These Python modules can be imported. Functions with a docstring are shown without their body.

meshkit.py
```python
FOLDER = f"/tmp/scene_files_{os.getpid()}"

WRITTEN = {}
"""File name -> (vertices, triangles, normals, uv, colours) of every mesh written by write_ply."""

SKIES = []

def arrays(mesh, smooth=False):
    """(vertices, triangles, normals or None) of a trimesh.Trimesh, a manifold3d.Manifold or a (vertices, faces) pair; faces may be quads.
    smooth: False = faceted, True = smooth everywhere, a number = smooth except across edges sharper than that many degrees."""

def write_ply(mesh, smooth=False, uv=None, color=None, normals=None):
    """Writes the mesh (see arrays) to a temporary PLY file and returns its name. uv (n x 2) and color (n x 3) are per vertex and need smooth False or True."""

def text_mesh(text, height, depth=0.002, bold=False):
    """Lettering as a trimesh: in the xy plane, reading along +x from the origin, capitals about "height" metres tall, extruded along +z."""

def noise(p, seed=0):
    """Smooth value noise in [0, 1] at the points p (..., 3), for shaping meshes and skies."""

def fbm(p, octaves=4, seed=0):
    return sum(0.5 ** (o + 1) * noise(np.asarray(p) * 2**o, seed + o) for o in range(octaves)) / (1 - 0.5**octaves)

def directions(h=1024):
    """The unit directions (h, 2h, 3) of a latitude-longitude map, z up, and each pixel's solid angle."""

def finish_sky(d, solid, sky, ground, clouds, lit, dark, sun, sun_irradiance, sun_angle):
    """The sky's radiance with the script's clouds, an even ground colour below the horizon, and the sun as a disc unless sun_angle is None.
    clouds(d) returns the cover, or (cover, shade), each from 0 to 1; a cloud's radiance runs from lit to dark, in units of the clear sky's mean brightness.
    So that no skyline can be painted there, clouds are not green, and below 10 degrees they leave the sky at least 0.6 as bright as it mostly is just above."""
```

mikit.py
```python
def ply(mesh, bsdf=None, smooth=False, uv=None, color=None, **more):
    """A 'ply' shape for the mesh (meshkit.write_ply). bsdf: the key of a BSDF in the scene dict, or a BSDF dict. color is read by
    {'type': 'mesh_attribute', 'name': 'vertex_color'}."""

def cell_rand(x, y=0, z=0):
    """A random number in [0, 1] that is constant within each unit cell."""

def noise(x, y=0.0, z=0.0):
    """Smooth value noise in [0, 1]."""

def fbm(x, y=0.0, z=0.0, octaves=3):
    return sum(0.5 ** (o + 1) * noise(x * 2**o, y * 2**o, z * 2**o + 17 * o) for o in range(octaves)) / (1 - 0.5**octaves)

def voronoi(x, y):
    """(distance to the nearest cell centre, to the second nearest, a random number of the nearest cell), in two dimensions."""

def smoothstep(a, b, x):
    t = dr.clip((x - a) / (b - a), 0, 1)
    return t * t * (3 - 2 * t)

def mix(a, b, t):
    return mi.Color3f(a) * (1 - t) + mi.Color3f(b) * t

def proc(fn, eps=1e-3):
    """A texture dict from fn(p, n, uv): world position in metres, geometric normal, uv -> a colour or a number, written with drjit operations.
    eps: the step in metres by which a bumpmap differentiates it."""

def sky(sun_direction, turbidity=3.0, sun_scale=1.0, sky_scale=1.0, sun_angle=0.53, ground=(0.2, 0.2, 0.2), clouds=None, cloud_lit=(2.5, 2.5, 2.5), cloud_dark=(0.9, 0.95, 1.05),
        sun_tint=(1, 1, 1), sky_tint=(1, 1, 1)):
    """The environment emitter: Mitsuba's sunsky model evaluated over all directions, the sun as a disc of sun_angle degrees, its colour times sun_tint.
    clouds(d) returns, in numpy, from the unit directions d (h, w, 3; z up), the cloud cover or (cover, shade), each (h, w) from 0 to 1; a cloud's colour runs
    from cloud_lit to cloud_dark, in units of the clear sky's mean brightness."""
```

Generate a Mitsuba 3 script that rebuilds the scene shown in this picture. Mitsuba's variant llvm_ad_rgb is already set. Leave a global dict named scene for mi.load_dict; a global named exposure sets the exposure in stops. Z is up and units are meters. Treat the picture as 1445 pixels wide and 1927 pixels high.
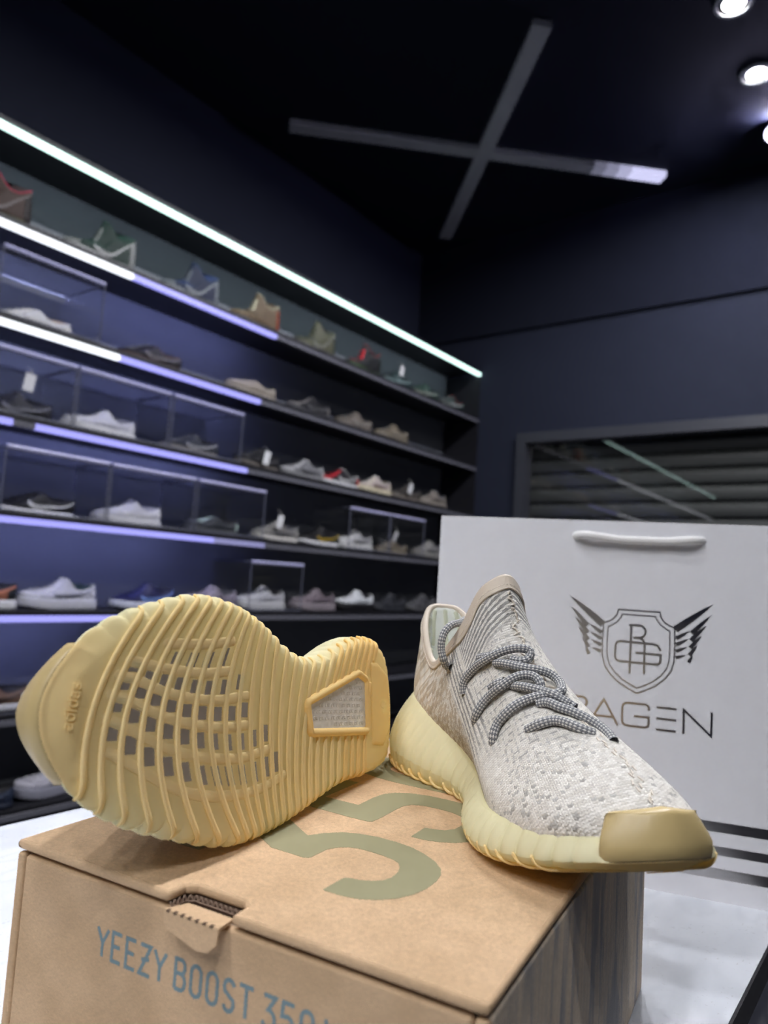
import math
import numpy as np
import trimesh
import drjit as dr
import mitsuba as mi
import mikit
import meshkit
from mikit import ply, proc, noise, fbm, cell_rand, smoothstep, mix
from scipy.interpolate import CubicSpline
from scipy.spatial.transform import Rotation
import shapely
from shapely.geometry import LineString, Polygon, MultiLineString
from shapely import affinity

T = mi.ScalarTransform4f
rng = np.random.default_rng(7)
scene, labels = {}, {}

# ------------------------------------------------------------------ camera, exposure
ZT = 0.80            # table top
HB = 0.145           # shoe box height
ZC = ZT + 2 * HB     # lens height
# world: x runs along the shelf wall into the room's depth, y to the left, z up; the lens stands over (0, 0)
CAM_X = np.array([0.6000039, -0.79755097, 0.06251214])
CAM_Y = np.array([0.11074771, 0.00541956, -0.99383378])
CAM_Z = np.array([0.79229431, 0.60322722, 0.0915787])
FOCAL = 1370.0
exposure = 0.0
scene['camera'] = {
    'type': 'thinlens', 'fov_axis': 'x', 'fov': 2 * math.degrees(math.atan(1445 / 2 / FOCAL)),
    'aperture_radius': 0.0017, 'focus_distance': 0.46, 'near_clip': 0.02, 'far_clip': 60.0,
    'to_world': T().look_at(origin=[0, 0, ZC], target=[float(CAM_Z[0]), float(CAM_Z[1]), ZC + float(CAM_Z[2])], up=[float(v) for v in -CAM_Y]),
}

# ------------------------------------------------------------------ lamp levels
DOWNLIGHT = (850, 855, 890)
FLARE = (480, 460, 690)
MINT = (1.5, 2.2, 2.05)
WHITE = (1.5, 1.55, 1.7)
VIOLET = (0.36, 0.36, 1.05)
DIM = (0.2, 0.2, 0.42)
TAPE = {'MINT': (5.2, 6.2, 7.2), 'WHITE': (12, 13.5, 28), 'VIOLET': (10, 11, 26), 'DIM': (2, 2.2, 6)}


# ------------------------------------------------------------------ helpers
def lin(r, g, b):
    out = []
    for v in (r, g, b):
        v /= 255
        out.append(v / 12.92 if v <= 0.04045 else ((v + 0.055) / 1.055) ** 2.4)
    return out


def rgb(c):
    return {'type': 'rgb', 'value': [float(v) for v in c]}


def pbr(color, rough=0.5, metallic=0.0, spec=0.5, **k):
    return {'type': 'twosided', 'bsdf': {'type': 'principled', 'base_color': color if isinstance(color, dict) else rgb(color), 'roughness': rough, 'metallic': metallic, 'specular': spec, **k}}


def mat(name, d):
    scene['mat_' + name] = d
    return 'mat_' + name


def put(key, mesh, m, label=None, cat=None, group=None, kind=None, smooth=False, uv=None, **more):
    scene[key] = ply(mesh, m, smooth=smooth, uv=uv, **more)
    if label or cat or group or kind:
        tell(key, label, cat, group, kind)
    return scene[key]


def tell(key, label=None, cat=None, group=None, kind=None):
    labels[key] = {k: v for k, v in dict(label=label, category=cat, group=group, kind=kind).items() if v}


COUNT = {}


def numbered(name):
    n = COUNT.get(name, 0)
    COUNT[name] = n + 1
    return name if n == 0 else f'{name}_{n:03d}'


def box(x0, x1, y0, y1, z0, z1):
    b = trimesh.creation.box((x1 - x0, y1 - y0, z1 - z0))
    b.apply_translation(((x0 + x1) / 2, (y0 + y1) / 2, (z0 + z1) / 2))
    return b


def rbox(x0, x1, y0, y1, z0, z1, r=0.002, n=3):
    """A box with rounded edges."""
    pts = []
    s = trimesh.creation.uv_sphere(r, count=[2 * n + 2, 4 * n])
    for x in (x0 + r, x1 - r):
        for y in (y0 + r, y1 - r):
            for z in (z0 + r, z1 - r):
                pts.append(s.vertices + [x, y, z])
    return trimesh.convex.convex_hull(np.vstack(pts))


def quads(R, closed=True, ends=False, flip=False):
    """A mesh from rings R (rings, points, 3)."""
    m, N, _ = R.shape
    i, j = np.meshgrid(np.arange(m - 1), np.arange(N if closed else N - 1), indexing='ij')
    a, b, c, d = i * N + j, i * N + (j + 1) % N, (i + 1) * N + (j + 1) % N, (i + 1) * N + j
    q = np.stack([a, b, c, d], -1).reshape(-1, 4)
    f = np.vstack([q[:, [0, 1, 2]], q[:, [0, 2, 3]]])
    v = R.reshape(-1, 3)
    if ends:
        n0 = len(v)
        v = np.vstack([v, R[0].mean(0), R[-1].mean(0)])
        k = np.arange(N)
        f = np.vstack([f, np.stack([k * 0 + n0, (k + 1) % N, k], 1), np.stack([k * 0 + n0 + 1, k + (m - 1) * N, (k + 1) % N + (m - 1) * N], 1)])
    if flip:
        f = f[:, ::-1]
    return trimesh.Trimesh(v, f, process=False)


def resample(p, step, closed=False):
    p = np.asarray(p, float)
    if closed:
        p = np.vstack([p, p[:1]])
    l = np.r_[0, np.cumsum(np.linalg.norm(np.diff(p, axis=0), axis=1))]
    keep = np.r_[True, np.diff(l) > 1e-9]
    l, p = l[keep], p[keep]
    c = CubicSpline(l, p, bc_type='periodic' if closed else 'natural')
    n = max(int(l[-1] / step), 3)
    return c(np.linspace(0, l[-1], n + 1)[: n if closed else n + 1])


def tube(p, r, sides=12, closed=False, round_ends=True, flat=1.0, up=None):
    """A tube along the points p; flat < 1 squashes it along 'up'. Returns mesh, uv (length, angle)."""
    p = np.asarray(p, float)
    t = np.gradient(p, axis=0) if not closed else np.roll(p, -1, 0) - np.roll(p, 1, 0)
    t /= np.linalg.norm(t, axis=1, keepdims=True) + 1e-12
    if up is None:
        a = np.cross(t[0], [0, 0, 1.0] if abs(t[0][2]) < 0.9 else [1.0, 0, 0])
        A = [a / np.linalg.norm(a)]
        for k in range(1, len(p)):
            v = A[-1] - t[k] * (A[-1] @ t[k])
            A.append(v / np.linalg.norm(v))
        A = np.array(A)
        B = np.cross(t, A)
    else:
        B = np.broadcast_to(np.asarray(up, float), p.shape)
        B = B - t * (B * t).sum(1)[:, None]
        B /= np.linalg.norm(B, axis=1)[:, None]
        A = np.cross(B, t)
    rad = np.broadcast_to(np.asarray(r, float), (len(p),)).copy()
    if round_ends and not closed:
        ext = np.array([0.0, 0.45, 0.8, 0.97])
        k0 = [(p[0] - t[0] * rad[0] * (1 - e), A[0], B[0], rad[0] * math.sin(math.acos(1 - e)) if e < 1 else rad[0]) for e in ext]
        k1 = [(p[-1] + t[-1] * rad[-1] * (1 - e), A[-1], B[-1], rad[-1] * math.sin(math.acos(1 - e))) for e in ext[::-1]]
        p = np.vstack([[q[0] for q in k0], p, [q[0] for q in k1]])
        A = np.vstack([[q[1] for q in k0], A, [q[1] for q in k1]])
        B = np.vstack([[q[2] for q in k0], B, [q[2] for q in k1]])
        rad = np.r_[[max(q[3], 1e-6) for q in k0], rad, [max(q[3], 1e-6) for q in k1]]
    ang = np.linspace(0, 2 * np.pi, sides, endpoint=False)
    R = p[:, None] + rad[:, None, None] * (np.cos(ang)[None, :, None] * A[:, None] + flat * np.sin(ang)[None, :, None] * B[:, None])
    if closed:
        R = np.concatenate([R, R[:1]], 0)
        return quads(R)
    return quads(R, ends=True)


def lace_tube(p, r, sides=12):
    """A tube whose uv is (length in mm, angle / 2 pi)."""
    p = np.asarray(p, float)
    t = np.gradient(p, axis=0)
    t /= np.linalg.norm(t, axis=1, keepdims=True)
    a = np.cross(t[0], [0.1, 0.2, 1.0])
    A = [a / np.linalg.norm(a)]
    for k in range(1, len(p)):
        v = A[-1] - t[k] * (A[-1] @ t[k])
        A.append(v / np.linalg.norm(v))
    A = np.array(A)
    B = np.cross(t, A)
    ang = np.linspace(0, 2 * np.pi, sides + 1)
    R = p[:, None] + r * (np.cos(ang)[None, :, None] * A[:, None] + np.sin(ang)[None, :, None] * B[:, None])
    l = np.r_[0, np.cumsum(np.linalg.norm(np.diff(p, axis=0), axis=1))] * 1000
    uv = np.stack(np.broadcast_arrays(l[:, None], (ang / 2 / np.pi)[None]), -1).reshape(-1, 2)
    return quads(R, closed=False), uv


def join(ms):
    return trimesh.util.concatenate([m if isinstance(m, trimesh.Trimesh) else trimesh.Trimesh(*m) for m in ms])


def extrude(poly, depth):
    """Shapely (multi)polygon in x, y extruded along +z."""
    return trimesh.util.concatenate([trimesh.creation.extrude_polygon(g, depth, engine='earcut') for g in getattr(poly, 'geoms', [poly]) if g.area > 0])


def framed(mesh, origin, ex, ey, ez):
    """Mesh in local x, y, z placed on the axes ex, ey, ez; handedness kept."""
    M = np.eye(4)
    M[:3, 0], M[:3, 1], M[:3, 2], M[:3, 3] = ex, ey, ez, origin
    m = mesh.copy()
    m.vertices = m.vertices @ M[:3, :3].T + M[:3, 3]
    if np.linalg.det(M[:3, :3]) < 0:
        m.faces = m.faces[:, ::-1]
    return trimesh.Trimesh(m.vertices, m.faces, process=False)


# ------------------------------------------------------------------ materials
def p_kraft(p, n, uv):
    f = fbm(p.x * 1400, p.y * 1400, p.z * 1400, 2)
    g = fbm(p.x * 45, p.y * 45, p.z * 45, 2)
    s = noise(p.x * 600, p.y * 600, p.z * 3000)
    base = mix((0.46, 0.315, 0.186), (0.52, 0.362, 0.22), smoothstep(0.25, 0.75, g))
    return base * (0.80 + 0.26 * f + 0.14 * s)


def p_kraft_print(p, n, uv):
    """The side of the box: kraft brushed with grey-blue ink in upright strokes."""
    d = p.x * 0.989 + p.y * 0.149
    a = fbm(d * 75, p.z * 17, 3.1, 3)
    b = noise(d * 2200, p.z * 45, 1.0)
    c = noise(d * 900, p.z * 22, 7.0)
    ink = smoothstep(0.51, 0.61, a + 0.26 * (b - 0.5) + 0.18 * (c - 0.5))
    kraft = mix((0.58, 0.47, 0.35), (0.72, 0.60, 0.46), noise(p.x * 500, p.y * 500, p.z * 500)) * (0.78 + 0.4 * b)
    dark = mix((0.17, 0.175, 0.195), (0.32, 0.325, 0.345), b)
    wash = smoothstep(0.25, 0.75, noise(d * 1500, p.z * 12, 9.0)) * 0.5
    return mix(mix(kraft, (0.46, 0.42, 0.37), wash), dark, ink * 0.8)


def p_table(p, n, uv):
    v = dr.abs(fbm(p.x * 7 + 2 * noise(p.x * 3, p.y * 3), p.y * 14, 0.3, 4) - 0.5)
    vein = 1 - smoothstep(0.0, 0.035, v)
    cloud = fbm(p.x * 9, p.y * 22, 5.0, 3)
    speck = smoothstep(0.86, 0.93, noise(p.x * 420, p.y * 420)) * smoothstep(0.45, 0.7, fbm(p.x * 20, p.y * 20, 9.0, 2))
    c = mix((0.64, 0.665, 0.71), (0.745, 0.77, 0.815), smoothstep(0.25, 0.7, cloud))
    return mix(mix(c, (0.52, 0.55, 0.60), vein * 0.22), (0.42, 0.42, 0.42), speck * 0.4)


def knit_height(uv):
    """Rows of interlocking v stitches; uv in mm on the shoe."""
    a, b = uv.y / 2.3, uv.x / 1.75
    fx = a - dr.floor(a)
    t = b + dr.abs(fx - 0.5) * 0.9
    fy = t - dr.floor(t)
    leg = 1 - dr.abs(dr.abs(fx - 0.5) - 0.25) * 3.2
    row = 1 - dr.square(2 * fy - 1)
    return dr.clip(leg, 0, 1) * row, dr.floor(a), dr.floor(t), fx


def p_knit(p, n, uv):
    h, ca, cb, fx = knit_height(uv)
    u, v = uv.x, dr.abs(uv.y)
    q = v + 0.22 * u                       # stripes run along q = const beside the ankle
    w = u - 0.33 * v                       # and along w = const round the tongue
    r1, r2 = cell_rand(ca, cb, 1), cell_rand(ca, cb, 5)
    cream = mix((0.72, 0.68, 0.60), (0.93, 0.90, 0.83), 0.25 + 0.75 * r1)
    grey = mix((0.19, 0.185, 0.18), (0.32, 0.315, 0.30), r1)
    tan = mix((0.38, 0.30, 0.20), (0.54, 0.44, 0.31), r1)
    # flecks of grey thread over the toe, a loose grid of dashes over the instep
    patch = fbm(u * 0.06, uv.y * 0.06, 2.0, 2)
    fleck = dr.select(r2 < 0.05 + 0.13 * smoothstep(0.45, 0.62, patch), 0.62, 0.0) * smoothstep(135, 175, u)
    gu, gv = u / 5.2, uv.y / 4.6
    lu, lv = gu - dr.floor(gu), gv - dr.floor(gv)
    net = dr.select((lu < 0.26) & (cell_rand(dr.floor(gu), ca, 8) < 0.42), 0.6, dr.select((lv < 0.30) & (cell_rand(cb, dr.floor(gv), 3) < 0.34), 0.55, 0.0))
    net = net * (1 - smoothstep(150, 185, u)) * smoothstep(44, 50, w) * (1 - smoothstep(84, 88, q))
    s = (q - 86) / 5.6
    fs = s - dr.floor(s)
    zig = dr.select(fs + 0.30 * (cell_rand(ca, cb, 3) - 0.5) + 0.35 * (dr.abs(u / 3.4 - dr.floor(u / 3.4) - 0.5) - 0.25) > 0.54, 0.9, 0.0)
    stripes = zig * smoothstep(85, 87, q) * (1 - smoothstep(117, 119, q)) * (1 - smoothstep(108, 150, u + 16 * cell_rand(ca, cb, 6)))
    fw = w / 3.9 - dr.floor(w / 3.9)
    tongue = dr.select(fw + 0.25 * (cell_rand(ca, cb, 4) - 0.5) > 0.48, 0.95, 0.0) * (1 - smoothstep(42, 50, w)) * (1 - smoothstep(78, 84, q))
    rear = smoothstep(117, 121, q) * dr.select(cell_rand(ca, cb, 9) < 0.55, 1.0, 0.2)
    c = mix(cream, grey, dr.maximum(dr.maximum(fleck, net), dr.maximum(stripes, tongue)) * 0.9)
    c = mix(c, tan, rear * 0.8)
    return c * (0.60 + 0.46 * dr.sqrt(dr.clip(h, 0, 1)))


def b_knit(p, n, uv):
    h, ca, cb, fx = knit_height(uv)
    return h * (0.55 + 0.45 * cell_rand(ca, cb, 2)) + 0.5 * noise(uv.x * 0.22, uv.y * 0.22, 3.0)


def lace_cells(uv):
    a, b = uv.y * 10, uv.x / 2.1
    s, t = a + b, a - b
    return s, t


def p_lace(p, n, uv):
    s, t = lace_cells(uv)
    k = dr.floor(s) + dr.floor(t)
    odd = k - 2 * dr.floor(k / 2)
    fs, ft = s - dr.floor(s) - 0.5, t - dr.floor(t) - 0.5
    edge = smoothstep(0.5, 0.32, dr.maximum(dr.abs(fs), dr.abs(ft)))
    c = mix((0.70, 0.69, 0.67), (0.20, 0.21, 0.23), odd)
    return c * (0.55 + 0.45 * edge)


def b_lace(p, n, uv):
    s, t = lace_cells(uv)
    fs, ft = s - dr.floor(s) - 0.5, t - dr.floor(t) - 0.5
    return (1 - 4 * fs * fs) * (1 - 4 * ft * ft)


def p_boost(p, n, uv):
    return mix((0.56, 0.53, 0.48), (0.72, 0.69, 0.64), noise(p.x * 330, p.y * 330, p.z * 330))


def p_wall(p, n, uv):
    f = fbm(p.x * 3, p.y * 3, p.z * 3, 3)
    return mix((0.0145, 0.0175, 0.032), (0.0185, 0.022, 0.039), f)


M_KRAFT = mat('kraft', pbr(proc(p_kraft), 0.8, spec=0.2))
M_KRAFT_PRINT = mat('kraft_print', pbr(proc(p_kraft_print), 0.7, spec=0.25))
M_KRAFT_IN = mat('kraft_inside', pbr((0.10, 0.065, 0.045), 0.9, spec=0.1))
M_INK_GREEN = mat('ink_green', pbr(lin(138, 134, 104), 0.7, spec=0.25))
M_INK_BLUE = mat('ink_blue', pbr(lin(112, 132, 138), 0.75, spec=0.2))
M_TABLE = mat('table', pbr(proc(p_table), 0.32, spec=0.4))
M_BLACK = mat('black_metal', pbr((0.012, 0.012, 0.014), 0.4))
M_SHELF = mat('shelf_black', pbr((0.007, 0.007, 0.010), 0.5))
M_WALL = mat('wall_paint', pbr(proc(p_wall), 0.8, spec=0.2))
M_CEIL = mat('ceiling_paint', pbr((0.009, 0.011, 0.021), 0.9, spec=0.2))
M_FLOOR = mat('floor_grey', pbr((0.05, 0.05, 0.055), 0.5))
M_SHUTTER = mat('shutter_metal', pbr((0.042, 0.045, 0.043), 0.5, spec=0.4))
M_FRAME = mat('frame_grey', pbr((0.036, 0.038, 0.048), 0.4))
M_GLASS = mat('window_glass', {'type': 'thindielectric', 'int_ior': 1.5})
M_ACRYL = mat('acrylic', {'type': 'thindielectric', 'int_ior': 1.45})
M_ACRYL_EDGE = mat('acrylic_edge', pbr((0.10, 0.105, 0.14), 0.2, spec=0.7))
M_ACRYL_GLINT = mat('acrylic_painted_glint', pbr((0.40, 0.40, 0.60), 0.25, spec=0.7))  # violet tint paints in the light strip reflected on the lid edge
M_BAG = mat('bag_paper', pbr((0.74, 0.745, 0.77), 0.42, spec=0.4))
M_FOIL = mat('foil', {'type': 'twosided', 'bsdf': {'type': 'roughconductor', 'material': 'none', 'alpha': 0.09, 'specular_reflectance': rgb((0.55, 0.53, 0.52))}})
M_ROPE = mat('rope_white', pbr((0.78, 0.78, 0.76), 0.7, spec=0.3, sheen=0.5))
M_RUBBER_SOLE = mat('rubber_sole', {'type': 'principledthin', 'base_color': {'type': 'mesh_attribute', 'name': 'vertex_color'}, 'roughness': 0.38, 'spec_trans': 0.0, 'diff_trans': 0.7, 'eta': 1.45})
M_RUBBER_HEEL = mat('rubber_heel', {'type': 'principledthin', 'base_color': rgb((0.995, 0.785, 0.36)), 'roughness': 0.38, 'spec_trans': 0.0, 'diff_trans': 0.7, 'eta': 1.45})
M_RUBBER = mat('rubber', {'type': 'principledthin', 'base_color': rgb((0.995, 0.845, 0.46)), 'roughness': 0.38, 'spec_trans': 0.0, 'diff_trans': 0.7, 'eta': 1.45})
M_RUBBER_PALE = mat('rubber_pale', {'type': 'principledthin', 'base_color': rgb((0.98, 0.95, 0.64)), 'roughness': 0.36, 'spec_trans': 0.0, 'diff_trans': 0.7, 'eta': 1.45})
M_RUBBER_AMBER = mat('rubber_amber', pbr((0.48, 0.365, 0.165), 0.38, spec=0.5))
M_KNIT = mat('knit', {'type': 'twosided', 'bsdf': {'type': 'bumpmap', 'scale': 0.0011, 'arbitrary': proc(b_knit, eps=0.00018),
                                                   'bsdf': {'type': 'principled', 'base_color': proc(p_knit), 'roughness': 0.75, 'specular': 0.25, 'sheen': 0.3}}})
M_LACE = mat('lace', {'type': 'twosided', 'bsdf': {'type': 'bumpmap', 'scale': 0.0005, 'arbitrary': proc(b_lace, eps=0.0001),
                                                   'bsdf': {'type': 'principled', 'base_color': proc(p_lace), 'roughness': 0.6, 'specular': 0.35}}})
M_TRIM = mat('trim_beige', pbr((0.60, 0.52, 0.42), 0.5, spec=0.3, sheen=0.3))
M_THREAD = mat('thread', pbr((0.72, 0.66, 0.56), 0.6))
M_LINING = mat('lining', pbr((0.66, 0.68, 0.62), 0.8, spec=0.2))
M_LINING_RIB = mat('lining_rib', pbr((0.53, 0.55, 0.42), 0.8, spec=0.2))
M_BOOST = mat('boost_foam', pbr(proc(p_boost), 0.28, spec=0.6))
M_WINDOW = mat('sole_window', pbr((0.30, 0.255, 0.205), 0.3, spec=0.5))

# ------------------------------------------------------------------ setting
XB, YW, ZCEIL = 3.61, 2.555, ZC + 2.037
X0, YR = -2.6, -1.6
put('floor', box(X0, XB, YR, YW, -0.05, 0), M_FLOOR, kind='structure')
put('ceiling', box(X0 - .1, XB + .1, YR - .1, YW + .1, ZCEIL, ZCEIL + 0.06), M_CEIL, kind='structure')
put('wall_left', box(X0 - .1, XB + .1, YW, YW + 0.08, 0, ZCEIL), M_WALL, kind='structure')
put('wall_right', box(X0 - .1, XB + .1, YR - 0.08, YR, 0, ZCEIL), M_WALL, kind='structure')
put('wall_rear', box(X0 - 0.08, X0, YR, YW, 0, ZCEIL), M_WALL, kind='structure')
ZSH = ZC + 0.835
YSL, YSR = 1.83, -1.25
put('wall_back', join([box(XB, XB + 0.25, YSL, YW, 0, ZCEIL), box(XB, XB + 0.25, YR, YSR, 0, ZCEIL), box(XB, XB + 0.25, YSR, YSL, ZSH, ZCEIL)]), M_WALL, kind='structure')
put('trim_1', box(XB - 0.02, XB + 0.01, YR, YW, ZC + 1.445, ZCEIL), M_CEIL, kind='structure')
# window: grey frame, one glass sheet, the closed roller shutter behind it
put('window_1', join([box(XB - 0.03, XB + 0.06, YSL - 0.045, YSL + 0.01, 0, ZSH + 0.01), box(XB - 0.03, XB + 0.06, YSR - 0.01, YSR + 0.045, 0, ZSH + 0.01),
                      box(XB - 0.03, XB + 0.06, YSR, YSL, ZSH - 0.045, ZSH + 0.01), box(XB - 0.03, XB + 0.06, YSR, YSL, 0, 0.06)]), M_FRAME, kind='structure')
g = XB + 0.015
put('window_1__glass_pane', (np.array([[g, YSR, 0.05], [g, YSL - .04, 0.05], [g, YSL - .04, ZSH - .04], [g, YSR, ZSH - .04]]), np.array([[0, 1, 2, 3]])), M_GLASS)
z, k = 0.0, 0
pts = [(0.0, 0.0), (0.016, 0.012), (0.022, 0.035), (0.018, 0.06), (0.0, 0.078), (-0.006, 0.080), (-0.006, 0.0)]
slat = extrude(Polygon([(-a, b) for a, b in pts]), YSL - YSR - 0.02)
slat = framed(slat, (XB + 0.10, YSR + 0.01, 0), (1, 0, 0), (0, 0, 1), (0, 1, 0))
slat_ply = ply(slat, M_SHUTTER, smooth=35)
while z < ZSH:
    scene[numbered('window_1__shutter_slat')] = {**slat_ply, 'to_world': T().translate([0, 0, z])}
    z += 0.082

# ------------------------------------------------------------------ lamps of the ceiling
def ring(prof, n=32):
    """A lathe about z from (radius, z) pairs."""
    a = np.linspace(0, 2 * np.pi, n, endpoint=False)
    R = np.array([np.stack([r * np.cos(a), r * np.sin(a), a * 0 + zz], 1) for r, zz in prof])
    return quads(R)


M_CUP = mat('lamp_cup', pbr((0.75, 0.76, 0.80), 0.3, spec=0.6))
cup = ply(ring([(0.062, 0.0), (0.062, -0.006), (0.052, -0.006), (0.040, 0.028), (0.036, 0.030)]), M_CUP, smooth=40)
a = np.linspace(0, 2 * np.pi, 24, endpoint=False)
disc = trimesh.Trimesh(np.vstack([np.stack([0.037 * np.cos(a), 0.037 * np.sin(a), a * 0], 1), [[0, 0, 0]]]), [[i, 24, (i + 1) % 24] for i in range(24)], process=False)
disc_ply = ply(disc, M_CUP, emitter={'type': 'area', 'radiance': rgb(DOWNLIGHT)})
disc_far = ply(disc, M_CUP, emitter={'type': 'area', 'radiance': rgb([1.25 * v for v in DOWNLIGHT])})
YL = 0.54
for k, (x, y) in enumerate([(2.914, YL), (2.505, YL), (2.10, YL), (1.69, YL), (1.28, YL), (-0.36, YL), (-1.0, YL), (-1.6, YL), (-2.2, YL), (-0.7, -0.6), (-1.4, -0.6), (-2.1, -0.6)]):  # those behind the lens and the second row are added for frontal light
    key = numbered('downlight')
    scene[key + '__reflector_cup'] = {**cup, 'to_world': T().translate([x, y, ZCEIL])}
    scene[key + '__lamp'] = {**(disc_far if x > 1 or y < 0 else disc_ply), 'to_world': T().translate([x, y, ZCEIL - 0.001])}
    lab = ('round white ceiling downlight, lower of the two discs in view, above the bright spotlight', 'round white ceiling downlight at the upper edge, cut by the picture frame')
    tell(key, lab[k] if k < 2 else 'round white ceiling downlight outside the view, added to light the white table', 'ceiling light', 'downlights in the ceiling row')

# the tilted spotlight at the edge of the view
key = 'spotlight'
aim = np.array([-3.27, -0.50, -1.95])
aim /= np.linalg.norm(aim)
ex = np.cross([0, 0, 1.0], aim)
ex /= np.linalg.norm(ex)
ey = np.cross(aim, ex)
S0 = np.array([3.27, 0.535, ZCEIL - 0.05])
can = ring([(0.0, -0.09), (0.036, -0.09), (0.04, -0.08), (0.04, 0.012), (0.037, 0.012), (0.036, -0.02)])
put(key + '__can', framed(can, S0, ex, ey, aim), M_BLACK, smooth=40)
put(key + '__stem', tube([S0 - aim * 0.05, S0 - aim * 0.05 + [0, 0, 0.1]], 0.008), M_BLACK, smooth=40)
globe = trimesh.creation.icosphere(3, 0.032)
globe.apply_translation(S0 + aim * 0.012)
put(key + '__lamp', globe, M_CUP, smooth=True, emitter={'type': 'area', 'radiance': rgb(FLARE)})
tell(key, 'black ceiling spotlight with a glaring globe at the right edge of the view', 'spotlight')

# X-shaped linear lamp, switched off
M_LAMPBAR = mat('lamp_diffuser', pbr((0.58, 0.58, 0.62), 0.3, spec=0.7))
def bar(p, q, w=0.035, hgt=0.03, z=ZCEIL - 0.03):
    p, q = np.array(p), np.array(q)
    d = q - p
    L = np.linalg.norm(d)
    d /= L
    m = rbox(0, L, -w, w, 0, hgt, 0.004)
    return framed(m, (p[0], p[1], z), (d[0], d[1], 0), (-d[1], d[0], 0), (0, 0, 1))
pa, pb = np.array((2.168, 2.328)), np.array((3.431, 1.041))
put('cross_lamp__diffuser_bar', bar(pa, pa + (pb - pa) * 0.80), M_LAMPBAR)
for j, (t0, t1, e) in enumerate(((0.80, 0.835, 0.10), (0.835, 0.87, 0.20), (0.87, 0.905, 0.38), (0.905, 1.0, 0.62))):   # added emission imitates the spotlight glare reflected on its far end
    put('cross_lamp__painted_glare_segment' + (f'_{j:03d}' if j else ''), bar(pa + (pb - pa) * t0, pa + (pb - pa) * t1), M_LAMPBAR, 'bar end with painted white violet glare', emitter={'type': 'area', 'radiance': rgb((e, e, 1.45 * e))})
put('cross_lamp__diffuser_bar_001', bar((2.219, 1.112), (3.421, 2.282), z=ZCEIL - 0.032), M_LAMPBAR)
tell('cross_lamp', 'grey linear lamp of two crossed bars on the black ceiling, painted glare at one end', 'ceiling lamp')

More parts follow.
